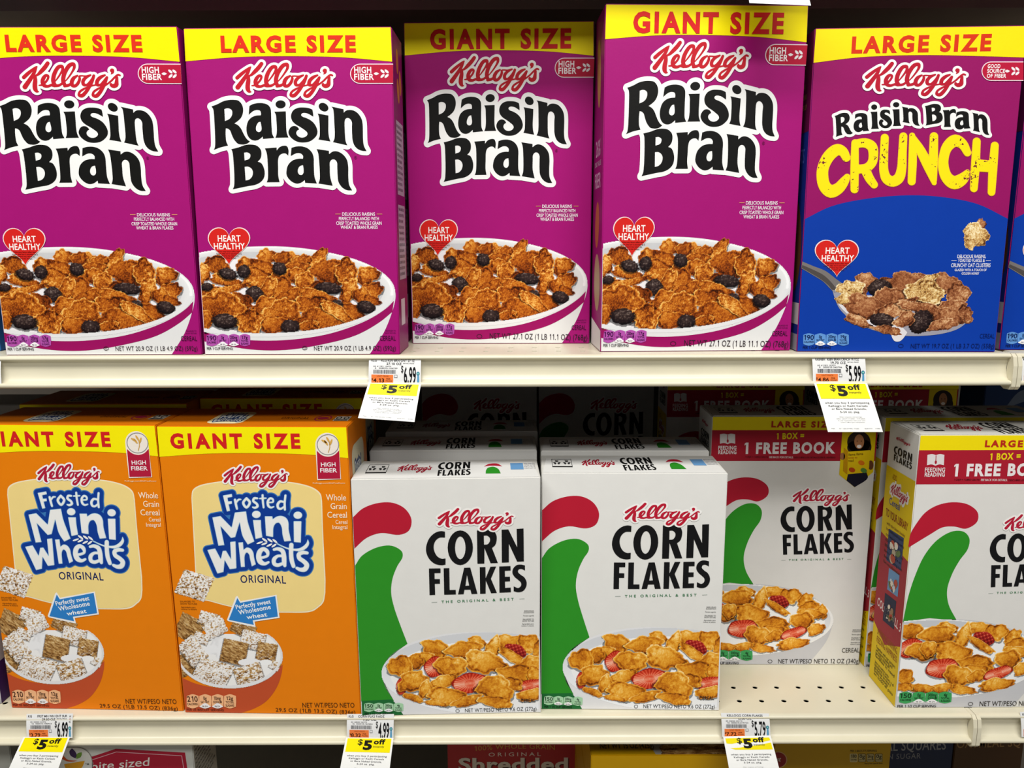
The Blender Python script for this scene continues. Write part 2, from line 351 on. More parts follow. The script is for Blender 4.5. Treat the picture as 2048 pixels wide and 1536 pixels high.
# ------------------------------------------------------------------ food pictures: colours computed on a fine grid of the panel
def vn(x, y, seed=0):
    xi = np.floor(x).astype(np.int64); yi = np.floor(y).astype(np.int64); fx = x-xi; fy = y-yi; fx = fx*fx*(3-2*fx); fy = fy*fy*(3-2*fy)
    def h(a, b):
        n = (a*374761393+b*668265263+seed*1442695041) & 0x7fffffff; n = ((n ^ (n >> 13))*1274126177) & 0x7fffffff; return ((n ^ (n >> 16)) & 0xffff)/65535
    return (h(xi, yi)*(1-fx)+h(xi+1, yi)*fx)*(1-fy)+(h(xi, yi+1)*(1-fx)+h(xi+1, yi+1)*fx)*fy
def fbm(x, y, s=0, o=3): return sum(vn(x*2**k, y*2**k, s+k*7)*0.5**k for k in range(o))/(2-0.5**(o-1))
def ramp(L, cols):
    cols = np.array(cols, float); L = np.clip(L, 0, 1)*(len(cols)-1); i = np.minimum(L.astype(int), len(cols)-2); t = (L-i)[..., None]
    return cols[i]*(1-t)+cols[i+1]*t
BRAN = [(40, 14, 4), (104, 42, 10), (165, 80, 18), (208, 126, 38), (240, 188, 100)]
CORN = [(96, 46, 6), (178, 98, 16), (218, 142, 32), (238, 176, 66), (252, 220, 150)]
OATF = [(45, 20, 12), (105, 55, 30), (150, 90, 55), (190, 135, 90), (225, 185, 140)]
OATS = [(80, 45, 20), (165, 115, 60), (205, 165, 100), (230, 200, 140), (245, 230, 190)]
DARK = [(12, 8, 10), (30, 20, 22), (52, 38, 36), (95, 78, 72), (165, 150, 140)]
class Pic:
    def __init__(s, sf, zc, x0, y0, x1, y1, step=0.00056):
        c = sf.p([(x0, y0), (x1, y0), (x1, y1), (x0, y1)], zc); a = c.min(0); b = c.max(0)
        nx = int((b[0]-a[0])/step); ny = int((b[1]-a[1])/step); u = np.linspace(a[0], b[0], nx); v = np.linspace(a[1], b[1], ny)
        U, V = np.meshgrid(u, v); s.UV = np.stack([U.ravel(), V.ravel()], -1); q = sf.px(s.UV, zc)
        s.X = q[:, 0].reshape(ny, nx); s.Y = q[:, 1].reshape(ny, nx); s.C = np.zeros((ny, nx, 3)); s.A = np.zeros((ny, nx), bool); s.sf = sf; s.k = 0
    def put(s, m, c): s.C[m] = c[m] if isinstance(c, np.ndarray) else c; s.A |= m
    def uv(s, cx, cy, rx, ry, rot):
        c, n = math.cos(math.radians(rot)), math.sin(math.radians(rot)); dx, dy = s.X-cx, s.Y-cy
        return (dx*c+dy*n)/rx, (-dx*n+dy*c)/ry
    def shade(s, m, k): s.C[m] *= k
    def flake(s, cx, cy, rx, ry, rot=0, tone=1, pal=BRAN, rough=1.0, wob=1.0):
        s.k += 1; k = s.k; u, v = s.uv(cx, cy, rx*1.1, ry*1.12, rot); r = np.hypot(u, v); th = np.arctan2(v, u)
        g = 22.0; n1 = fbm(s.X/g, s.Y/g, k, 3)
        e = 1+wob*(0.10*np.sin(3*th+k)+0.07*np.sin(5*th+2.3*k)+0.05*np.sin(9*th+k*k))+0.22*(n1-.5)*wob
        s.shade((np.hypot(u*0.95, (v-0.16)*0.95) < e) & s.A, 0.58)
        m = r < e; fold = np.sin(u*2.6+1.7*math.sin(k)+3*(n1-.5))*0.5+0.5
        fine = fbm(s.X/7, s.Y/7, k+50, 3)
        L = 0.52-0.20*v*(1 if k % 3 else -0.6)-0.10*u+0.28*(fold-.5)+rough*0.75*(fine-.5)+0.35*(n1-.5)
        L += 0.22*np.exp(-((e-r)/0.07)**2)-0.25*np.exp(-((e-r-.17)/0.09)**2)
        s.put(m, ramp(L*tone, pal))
    def raisin(s, cx, cy, rx, ry, rot=0):
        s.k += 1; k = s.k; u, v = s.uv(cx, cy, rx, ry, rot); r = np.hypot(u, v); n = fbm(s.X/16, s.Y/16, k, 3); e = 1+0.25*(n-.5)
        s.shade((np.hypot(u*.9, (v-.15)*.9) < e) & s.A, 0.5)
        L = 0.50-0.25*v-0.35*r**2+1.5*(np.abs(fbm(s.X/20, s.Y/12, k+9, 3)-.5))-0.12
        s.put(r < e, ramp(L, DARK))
    def berry(s, cx, cy, rx, ry, rot=0, whole=False):
        s.k += 1; k = s.k; u, v = s.uv(cx, cy, rx, ry, rot); r = np.hypot(u, np.abs(v)**1.1); th = np.arctan2(v, u)
        s.shade((np.hypot(u*.94, (v-.12)*.94) < 1) & s.A, 0.6)
        if whole:
            sd = (np.sin(s.X/5.5+s.Y/11)*np.sin(s.Y/5.5-s.X/11)); L = 0.45-0.3*v-0.3*(sd > .45)+0.4*(sd < -.7)
            c = ramp(L, [(70, 12, 12), (130, 22, 22), (175, 38, 32), (220, 110, 80)])
        else:
            st = np.sin(th*26+k)*0.5+.5; L = np.clip(0.85-np.abs(v)*1.3, 0, 1)*.75*(r < .9)+0.38*st*(r > .3)*(r < .93)+.12*(r < .9)-.02+0.25*(fbm(s.X/14, s.Y/14, k)-.5)
            c = ramp(L, [(150, 26, 12), (198, 50, 26), (222, 88, 58), (236, 140, 108), (246, 190, 165)])
        s.put(r < 1+0.05*np.sin(5*th+k), c)
    def biscuit(s, cx, cy, a, b, rot, frost, skew=0.0):
        s.k += 1; k = s.k; u, v = s.uv(cx, cy, a, b, rot); u = u+skew*v; n = fbm(s.X/9, s.Y/9, k, 3)
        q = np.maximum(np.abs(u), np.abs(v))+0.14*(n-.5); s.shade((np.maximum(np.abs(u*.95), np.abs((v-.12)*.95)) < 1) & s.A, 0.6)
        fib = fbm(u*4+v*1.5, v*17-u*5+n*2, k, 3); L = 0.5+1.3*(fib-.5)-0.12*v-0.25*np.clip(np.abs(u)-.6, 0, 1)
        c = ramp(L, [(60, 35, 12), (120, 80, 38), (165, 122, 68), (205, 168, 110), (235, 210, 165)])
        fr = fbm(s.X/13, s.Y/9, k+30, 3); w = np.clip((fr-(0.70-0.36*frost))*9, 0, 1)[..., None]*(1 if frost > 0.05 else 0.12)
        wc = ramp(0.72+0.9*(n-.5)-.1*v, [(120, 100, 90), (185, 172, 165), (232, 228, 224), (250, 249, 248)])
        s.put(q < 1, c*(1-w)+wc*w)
    def area(s, m, c): s.put(m, c)
    def build(s, name, parent, lay=2):
        ny, nx = s.A.shape; s.A &= ((s.UV[:, 0] > .0007) & (s.UV[:, 0] < s.sf.wd-.0007) & (s.UV[:, 1] > .0007)).reshape(ny, nx); mb = MB(); V = s.sf.xyz(s.UV, lay); idx = np.arange(ny*nx).reshape(ny, nx)
        ok = s.A[:-1, :-1] & s.A[1:, :-1] & s.A[:-1, 1:] & s.A[1:, 1:]
        f = np.stack([idx[:-1, :-1][ok], idx[:-1, 1:][ok], idx[1:, 1:][ok], idx[1:, :-1][ok]], -1)
        used = np.unique(f); rm = np.full(ny*nx, -1); rm[used] = np.arange(len(used)); f = rm[f]
        me = bpy.data.meshes.new(name); me.from_pydata(V[used].tolist(), [], f.tolist()); me.materials.append(mat('vcol', 0.4, 'ink'))
        c = np.clip(s.C.reshape(-1, 3)[used]/255, 0, 1); c = np.where(c <= .04045, c/12.92, ((c+.055)/1.055)**2.4)
        at = me.color_attributes.new('Col', 'FLOAT_COLOR', 'POINT'); at.data.foreach_set('color', np.concatenate([c, np.ones((len(c), 1))], 1).ravel().astype(np.float32))
        return link(name, me, parent)

# ------------------------------------------------------------------ carton prototypes
DIM = {'RBL': (.2006, .3156, .060), 'RBG': (.1994, .3393, .070), 'CRN': (.2006, .3156, .060), 'OR': (.1977, .3306, .086), 'CFS': (.19735, .27444, .068), 'CFL': (.1939, .3150, .065)}
REF = {'RBL': (-.3154, .7841, H1, -.89, 1.22), 'RBG': (.0911, .7948, H1, 1.99, 1.12), 'CRN': (.2940, .7928, H1, -2.35, 1.07), 'OR': (-.3670, .7832, H2, -1.52, -1.39), 'CFS': (-.1685, .7755, H2, 1.76, -.98), 'CFL': (.2335, .8805, H2, -.56, .24)}
def surfs(t, ref=None):
    W, H, D = DIM[t]; x, y, h, yaw, lean = ref or REF[t]; b, s = inst_matrix(x, y, CZ-h, yaw, lean, W); M = b @ s
    fr = Surf((-W/2, 0, 0), (1, 0, 0), (0, 0, 1), (0, -1, 0), M); fr.wd = W
    return {'front': fr, 'top': Surf((-W/2, 0, H), (1, 0, 0), (0, 1, 0), (0, 0, 1), M),
            'left': Surf((-W/2, D, 0), (0, -1, 0), (0, 0, 1), (-1, 0, 0), M), 'right': Surf((W/2, 0, 0), (0, 1, 0), (0, 0, 1), (1, 0, 0), M)}
def carton(parent, W, H, D, front, side, top, name='carton'):
    bm = bmesh.new(); bmesh.ops.create_cube(bm, size=1)
    for v in bm.verts: v.co = Vector((v.co.x*W, (v.co.y+.5)*D, (v.co.z+.5)*H))
    bmesh.ops.bevel(bm, geom=bm.edges[:], offset=.0009, segments=2, affect='EDGES')
    me = bpy.data.meshes.new(name)
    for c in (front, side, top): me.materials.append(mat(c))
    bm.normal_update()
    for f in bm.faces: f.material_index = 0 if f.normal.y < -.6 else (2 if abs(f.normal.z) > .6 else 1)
    bm.to_mesh(me); bm.free(); return link(name, me, parent)
def flap(parent, W, H, D, col, tab=None):
    mb = MB(); z0, z1 = H+.00003, H+.0006
    t = tab or (W*.36, W*.66); n = 10
    back = [(-W/2+.004, D-.012)]
    cut = [(x, y) for x, y in ((-W/2+.0015, .0008), (W/2-.0015, .0008), (W/2-.006, D*.80))]
    arc = [(-W/2+t[1]-(t[1]-t[0])*k/n, D*.80+D*.10*math.sin(math.pi*k/n)) for k in range(n+1)]
    P = cut+arc+[(-W/2+.006, D*.80)]; N = len(P)
    mb.add([(x, y, z1) for x, y in P]+[(x, y, z0) for x, y in P], [list(range(N))]+[(i, i+N, (i+1) % N+N, (i+1) % N) for i in range(N)], mat(col))
    return mb.build('top_flap', parent)
def logo(sf, box, lay=3, red='c01c2e', zc=None, white=True, uv=False, parent=None, name='brand_logo'):
    mb = MB(); b = bbox(kel_white)
    if white: fillg(mb, sf, fit(kel_white, b, box), 'f2efec', lay, zc, uv)
    fillg(mb, sf, fit(kel_red, b, box), red, lay+1, zc, uv)
    return mb.build(name, parent)
def nutri(parent, sf, rows, cal, vals, fillc, txt, zc=None, serving=None, stext='1c1020'):
    """four little pills: x0,y0,x1,y1 over the whole strip in the crop's pixels"""
    x0, y0, x1, y1 = rows; mb = MB(); tb = MB(); w_ = (x1-x0)/4
    for i in range(4):
        a, b = x0+i*w_+w_*.03, x0+(i+1)*w_-w_*.03; P = spl(f"c{a},{y0+(y1-y0)*.12} {(a+b)/2},{y0} c{b},{y0+(y1-y0)*.12} {b+w_*.02},{(y0+y1)/2} c{b},{y1-(y1-y0)*.12} {(a+b)/2},{y1} c{a},{y1-(y1-y0)*.12} {a-w_*.02},{(y0+y1)/2}")
        fill(mb, sf, [P], fillc, 5, zc)
        if i in (1, 2):
            fill(mb, sf, [spl(f"c{a},{y1-(y1-y0)*.12} {(a+b)/2},{y0+(y1-y0)*.62} c{b},{y1-(y1-y0)*.12} {(a+b)/2},{y1}")], 'f0eef0', 6, zc)
            text(tb, sf, ('0% DV', '9% DV')[i-1], (a+w_*.25, y1-(y1-y0)*.09), (b-w_*.25, y1-(y1-y0)*.09), (y1-y0)*.11, txt, .01, 0, 7, zc)
    H_ = y1-y0
    text(tb, sf, cal, (x0+w_*.08, y0+H_*.52), (x0+w_*.92, y0+H_*.52), H_*.38, txt, .012, 0, 7, zc)
    text(tb, sf, 'CALORIES', (x0+w_*.08, y0+H_*.76), (x0+w_*.92, y0+H_*.76), H_*.15, txt, .012, 0, 7, zc)
    for i, (v, n1) in enumerate(vals):
        cx = x0+(i+1.5)*w_; hw = w_*(.13 if len(v) < 3 else .26 if len(v) < 5 else .32)
        text(tb, sf, v, (cx-hw, y0+H_*.40), (cx+hw, y0+H_*.40), H_*.25, txt, .012, 0, 7, zc)
        text(tb, sf, n1, (cx-w_*.34, y0+H_*(.62 if i < 2 else .64)), (cx+w_*.34, y0+H_*(.62 if i < 2 else .64)), H_*.15, txt, .012, 0, 7, zc)
        if i == 2: text(tb, sf, 'SUGARS', (cx-w_*.34, y0+H_*.86), (cx+w_*.34, y0+H_*.86), H_*.15, txt, .012, 0, 7, zc)
    o = mb.build('nutrition_strip', parent); tb.build('nutrition_figures', o)
    if serving:
        s, a, b, h = serving; sb = MB(); text(sb, sf, s, a, b, h, stext, .012, 0, 6, zc); sb.build('serving_text', parent)
def heart(parent, sf, cx, cy, wd, ht, zc):
    t = np.linspace(0, 2*np.pi, 60, endpoint=False); hx = 16*np.sin(t)**3; hy = 13*np.cos(t)-5*np.cos(2*t)-2*np.cos(3*t)-np.cos(4*t)
    L = np.stack([cx+hx/16*wd/2, cy-(hy+2.5)/14.6*ht/2], -1); mb = MB(); fill(mb, sf, [L], 'f0dcd8', 5, zc)
    L2 = np.stack([cx+(L[:, 0]-cx)*.955, cy+(L[:, 1]-cy)*.955], -1); fill(mb, sf, [L2], 'd2241f', 6, zc)
    o = mb.build('heart_badge', parent); tb = MB()
    text(tb, sf, 'HEART', (cx-wd*.26, cy-ht*.13), (cx+wd*.28, cy-ht*.13), ht*.16, 'f6efec', .018, .02, 7, zc)
    text(tb, sf, 'HEALTHY', (cx-wd*.35, cy+ht*.07), (cx+wd*.38, cy+ht*.07), ht*.16, 'f6efec', .018, .02, 7, zc)
    for i, (s, k) in enumerate((('While many factors affect heart', .27), ('disease, diets low in saturated fat &', .30), ('cholesterol may reduce the', .23), ('risk of this disease', .17))):
        text(tb, sf, s, (cx-wd*k, cy+ht*(.145+.055*i)), (cx+wd*k, cy+ht*(.145+.055*i)), ht*.033, '5a0c0c', .01, 0, 7, zc)
    tb.build('heart_lettering', o)
def fiber(parent, sf, zc, x0, y0, x1, y1, lines):
    mb = MB(); r = (y1-y0)/2; sh = lambda d: np.concatenate([[[x1, y0+d]], [[x0+r+(r-d)*math.cos(a), y0+r-(r-d)*math.sin(a)] for a in np.linspace(math.pi/2, 1.5*math.pi, 16)], [[x1, y1-d]]])
    fill(mb, sf, [sh(0)], 'eed8e0', 4, zc); fill(mb, sf, [sh(r*.09)], 'b5193a', 5, zc); o = mb.build('fiber_badge', parent)
    tb = MB(); n = len(lines); hh = (y1-y0)*(.30 if n == 2 else .20)
    for i, (s, xa, xb) in enumerate(lines):
        yb = y0+(y1-y0)*((.46, .80) if n == 2 else (.34, .59, .84))[i]
        text(tb, sf, s, (xa, yb), (xb, yb), hh, 'f3eaec', .025, .04, 6, zc)
    tb.build('badge_lettering', o)
    wb = MB(); ex0 = x0+(x1-x0)*.57; ex1 = x0+(x1-x0)*.93; cy = (y0+y1)/2; k = (ex1-ex0)/3.0
    for i in range(3):
        bx = ex0+k*(.75+.80*i)
        if i == 0: fill(wb, sf, [spl(f"c{ex0-k*.2},{cy} {ex0+k*.3},{cy-k*.28} c{ex0+k*.9},{cy} {ex0+k*.3},{cy+k*.28}")], 'e8e4e6', 6, zc); continue
        for q in (-1, 1): fill(wb, sf, [ell(bx, cy+q*k*.44, k*.50, k*.24, -42*q, 14)], 'e8e4e6', 6, zc)
    wb.build('wheat_emblem', o)
def side_text(mb, sf, u0, u1, v0, v1, n, col, seed=1):
    rs = np.random.RandomState(seed)
    W_ = ['INGREDIENTS WHOLE GRAIN WHEAT', 'RAISINS WHEAT BRAN SUGAR', 'BROWN SUGAR SYRUP CONTAINS', 'VITAMINS AND MINERALS IRON', 'SALT MALT FLAVOR CALCIUM', 'NUTRITION FACTS PER CUP']
    for i in range(n):
        v = v1-(i+.8)*(v1-v0)/n; text(mb, sf, W_[rs.randint(6)], (u0, v), (u1-(u1-u0)*.25*rs.rand(), v), (v1-v0)/n*.5, col, .004, 0, 2, None, True)

Z3 = (360, 380, 4.267); Z2 = (360, 30, 4.152)
def bran_pile(parent, sf):
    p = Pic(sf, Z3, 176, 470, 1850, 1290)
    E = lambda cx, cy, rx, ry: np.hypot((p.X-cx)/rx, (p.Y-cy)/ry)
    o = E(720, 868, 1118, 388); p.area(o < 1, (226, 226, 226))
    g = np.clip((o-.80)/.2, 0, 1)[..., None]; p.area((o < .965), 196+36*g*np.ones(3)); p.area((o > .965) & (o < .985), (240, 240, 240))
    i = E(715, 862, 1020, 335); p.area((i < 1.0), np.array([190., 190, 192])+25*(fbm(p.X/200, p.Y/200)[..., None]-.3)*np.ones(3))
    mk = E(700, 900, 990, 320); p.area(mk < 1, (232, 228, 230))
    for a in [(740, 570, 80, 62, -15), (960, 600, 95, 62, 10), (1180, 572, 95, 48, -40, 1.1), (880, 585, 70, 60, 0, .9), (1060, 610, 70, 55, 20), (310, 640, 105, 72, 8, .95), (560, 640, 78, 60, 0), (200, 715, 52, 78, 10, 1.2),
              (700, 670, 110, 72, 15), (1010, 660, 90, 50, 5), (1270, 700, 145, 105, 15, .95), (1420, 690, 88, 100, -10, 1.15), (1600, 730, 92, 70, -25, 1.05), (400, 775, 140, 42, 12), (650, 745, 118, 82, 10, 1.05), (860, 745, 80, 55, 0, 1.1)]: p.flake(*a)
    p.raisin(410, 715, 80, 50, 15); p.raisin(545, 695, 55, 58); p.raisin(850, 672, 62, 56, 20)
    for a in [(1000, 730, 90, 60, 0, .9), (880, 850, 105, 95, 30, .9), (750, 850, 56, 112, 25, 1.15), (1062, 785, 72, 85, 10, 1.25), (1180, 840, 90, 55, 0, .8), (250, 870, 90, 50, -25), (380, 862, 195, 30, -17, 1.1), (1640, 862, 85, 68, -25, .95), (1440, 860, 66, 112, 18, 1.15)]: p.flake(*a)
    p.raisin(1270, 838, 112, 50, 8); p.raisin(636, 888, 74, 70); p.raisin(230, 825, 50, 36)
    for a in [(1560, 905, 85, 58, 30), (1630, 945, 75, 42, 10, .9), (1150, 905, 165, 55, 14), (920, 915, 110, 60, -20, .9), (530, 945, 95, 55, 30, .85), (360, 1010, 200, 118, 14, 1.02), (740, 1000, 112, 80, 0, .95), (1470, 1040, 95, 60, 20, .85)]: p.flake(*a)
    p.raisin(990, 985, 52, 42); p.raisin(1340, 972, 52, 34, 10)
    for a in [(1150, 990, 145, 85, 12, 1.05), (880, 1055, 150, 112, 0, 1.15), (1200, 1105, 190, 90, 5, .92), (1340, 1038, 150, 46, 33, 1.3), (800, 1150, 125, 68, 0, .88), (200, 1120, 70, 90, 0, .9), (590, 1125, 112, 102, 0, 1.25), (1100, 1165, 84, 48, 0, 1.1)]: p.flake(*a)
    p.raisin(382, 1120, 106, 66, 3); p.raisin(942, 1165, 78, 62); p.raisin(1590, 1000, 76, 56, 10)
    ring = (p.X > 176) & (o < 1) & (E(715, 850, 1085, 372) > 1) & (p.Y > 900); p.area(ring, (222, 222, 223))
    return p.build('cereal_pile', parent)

PROTO = {}
def proto_raisin(kind):
    """magenta cartons: large and giant share their artwork, the giant a little taller"""
    W, H, D = DIM[kind]; r = link('cereal_box', None); S = surfs('RBL')['front']; kz = H/DIM['RBL'][1]; kx = W/DIM['RBL'][0]
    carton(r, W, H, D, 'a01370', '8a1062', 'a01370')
    if 'RBLparts' not in PROTO:
        tmp = link('tmp', None); mb = MB()
        u = S.p([(38, 385), (480, 350), (890, 342), (1350, 352), (1765, 388)], Z2); Wl, Hl, _ = DIM['RBL']
        P = np.array([[0.0009, Hl-.0009]]+[[.0003, u[0][1]]]+[list(q) for q in u[1:-1]]+[[Wl-.0003, u[-1][1]], [Wl-.0009, Hl-.0009]])
        P = spl_pts(P, [True, True, False, False, False, True, True], 6, True)
        fill(mb, S, [P], 'f7e400', 2, None, True); mb.build('size_banner', tmp)
        logo(S, (466/1, 119, 672, 201), 5, 'bd1e2c', parent=tmp)
        mb = MB(); fillg(mb, S, rb_white, 'eeeeec', 3)
        for g in rb_letters: fillg(mb, S, g, '141413', 4)
        text(mb, S, '®', (1447, 1198), (1470, 1198), 26, '5c0d3d', 0, 0, 3, Z2); mb.build('product_title', tmp)
        fiber(tmp, S, Z2, 1413, 405, 1770, 572, [('HIGH', 1448, 1590), ('FIBER', 1448, 1612)])
        heart(tmp, S, 420, 482, 362, 330, Z3)
        mb = MB()
        for s, a, b, y in (('DELICIOUS RAISINS', 1385, 1665, 220), ('PERFECTLY BALANCED WITH', 1357, 1698, 258), ('CRISP TOASTED WHOLE GRAIN', 1335, 1722, 297), ('WHEAT & BRAN FLAKES', 1372, 1688, 332)): text(mb, S, s, (a, y), (b, y), 28, 'f3e6ee', .012, 0, 3, Z3)
        for a, b in ((1326, 1372), (1680, 1726)): fill(mb, S, [np.array([(a, 203), (b, 203), (b, 207), (a, 207)])], 'e8b06a', 3, Z3)
        mb.build('tagline', tmp)
        mb = MB(); Hh = 1405
        L = S.p([(150, 575), (300, 528), (500, 492), (720, 480), (950, 487), (1200, 520), (1450, 590), (1650, 680), (1780, 770), (1836, 868), (1838, 930), (1812, 1035), (1740, 1215), (1622, 1408)], Z3); L[0, 0] = 0.0008; L[-1, 1] = .0008
        P = np.concatenate([L, [[.0008, .0008]]]); P = spl_pts(P, [True]+[False]*12+[True, True], 5, True)
        fill(mb, S, [P], 'dedede', 1, None, True)
        U_ = S.p([(176, 1210), (400, 1262), (700, 1285), (1000, 1272), (1300, 1220), (1600, 1110), (1760, 1010), (1826, 945)], Z3); V_ = S.p([(1812, 1040), (1700, 1130), (1500, 1240), (1200, 1320), (900, 1365), (600, 1360), (186, 1292)], Z3)
        U_[0, 0] = .0008; V_[-1, 0] = .0008
        fill(mb, S, [spl_pts(np.concatenate([U_, V_]), [True]+[False]*6+[True, True]+[False]*5+[True], 5, True)], '960f5c', 2, None, True)
        b = mb.build('bowl_picture', tmp); bran_pile(b, S)
        nutri(tmp, S, (226, 1228, 602, 1332), '190', [('0g', 'SAT FAT'), ('200mg', 'SODIUM'), ('17g', 'TOTAL')], 'b050a8', '3a0d3c', Z3, ('PER 1 CUP SERVING', (232, 1362), (452, 1362), 22))
        mb = MB(); text(mb, S, 'CEREAL', (1706, 1284), (1842, 1284), 40, '35102e', 0, 0, 4, Z3)
        text(mb, S, 'ENLARGED TO', (1754, 1204), (1840, 1204), 10, '4b1240', .005, 0, 4, Z3); text(mb, S, 'SHOW TEXTURE', (1748, 1224), (1840, 1224), 10, '4b1240', .005, 0, 4, Z3); mb.build('cereal_text', tmp)
        PROTO['RBLparts'] = tmp
    src = PROTO['RBLparts']
    for ch in list(src.children):
        c = ch.copy(); COL.objects.link(c); c.parent = r; c.scale = (kx, 1, kz)
        for g in ch.children: g2 = g.copy(); COL.objects.link(g2); g2.parent = c
    sz = MB(); wt = MB(); ban = [c for c in r.children if c.name.startswith('size_banner')][0]; ban.scale = (1, 1, 1) if kind == 'RBL' else (kx, 1, kz)
    if kind == 'RBL':
        text(sz, S, 'LARGE SIZE', (343, 305), (1462, 302), 132, 'd8301a', .045, .13, 5, Z2)
        text(wt, S, 'NET WT 20.9 OZ (1 LB 4.9 OZ) (592g)', (1145, 1368), (1842, 1368), 38, '2a1c28', 0, .02, 5, Z3)
        fill(wt, S, [ell(1065, 1348, 22, 17), ell(1065, 1348, 18, 13)], '2a1c28', 5, Z3); text(wt, S, 'U', (1057, 1356), (1073, 1356), 16, '2a1c28', 0, 0, 5, Z3)
        for o_, n_ in ((sz, 'size_lettering'), (wt, 'weight_text')):
            o_.build(n_, ban if n_ == 'size_lettering' else r)
    else:
        G = surfs('RBG')['front']; Z6 = (1180, 0, 4.042)
        text(sz, G, 'GIANT SIZE', (347, 258), (1562, 268), 165, 'cf2020', .042, .12, 5, Z6)
        o = sz.build('size_lettering', ban); o.scale = (1/kx, 1, 1/kz)
        text(wt, G, 'NET WT 27.1 OZ (1 LB 11.1 OZ) (768g)', (1368, 692), (1576, 694), 12, '2a1c28', 0, .02, 5)
        fill(wt, G, [ell(1346, 687, 6, 4.5), ell(1346, 687, 5, 3.6)], '2a1c28', 5); wt.build('weight_text', r)
    # side panels
    mb = MB(); ss = surfs(kind); R_ = ss['right']
    D_ = D; fill(mb, R_, [np.array([(.012, .16), (D_-.006, .16), (D_-.006, .232), (.012, .232)])], 'b9a6b8', 1, None, True)
    side_text(mb, R_, .014, D_-.01, .163, .23, 12, '40203a', 3)
    fill(mb, R_, [np.array([(.012, .075), (D_-.006, .075), (D_-.006, .15), (.012, .15)])], 'b9a6b8', 1, None, True); side_text(mb, R_, .014, D_-.01, .078, .149, 12, '40203a', 5)
    fill(mb, R_, [np.array([(.016, .028), (D_-.02, .028), (D_-.02, .055), (.016, .055)])], 'd8c8d6', 1, None, True)
    for k, q in enumerate(((.02, .29), (.036, .272), (.022, .262))): fill(mb, R_, [ell(q[0]+.008, q[1], .007, .012, 10*k)], 'c8762c', 1, None, True)
    L_ = ss['left']
    fill(mb, L_, [ell(D_*.5, .262*kz, .012, .034, 6), ], 'b08448', 1, None, True)
    text(mb, L_, '26%', (D_*.28, .2), (D_*.72, .2), .016, 'c9a3bf', .01, 0, 1, None, True); text(mb, L_, 'DAILY VALUE', (D_*.2, .19), (D_*.8, .19), .005, 'c9a3bf', .01, 0, 1, None, True)
    text(mb, L_, 'FIBER', (D_*.22, .168), (D_*.78, .168), .015, 'c9a3bf', .01, 0, 1, None, True)
    fill(mb, L_, [ell(D_*.5, .13, .014, .024, -8)], 'b0602c', 1, None, True); fill(mb, L_, [ell(D_*.55, .07, .02, .03, 5)], 'a8906c', 1, None, True)
    fill(mb, L_, [np.array([(.001, .001), (D_-.001, .001), (D_-.001, .022), (.001, .03)])], 'd8d8d8', 1, None, True)
    mb.build('side_print', r)
    return r

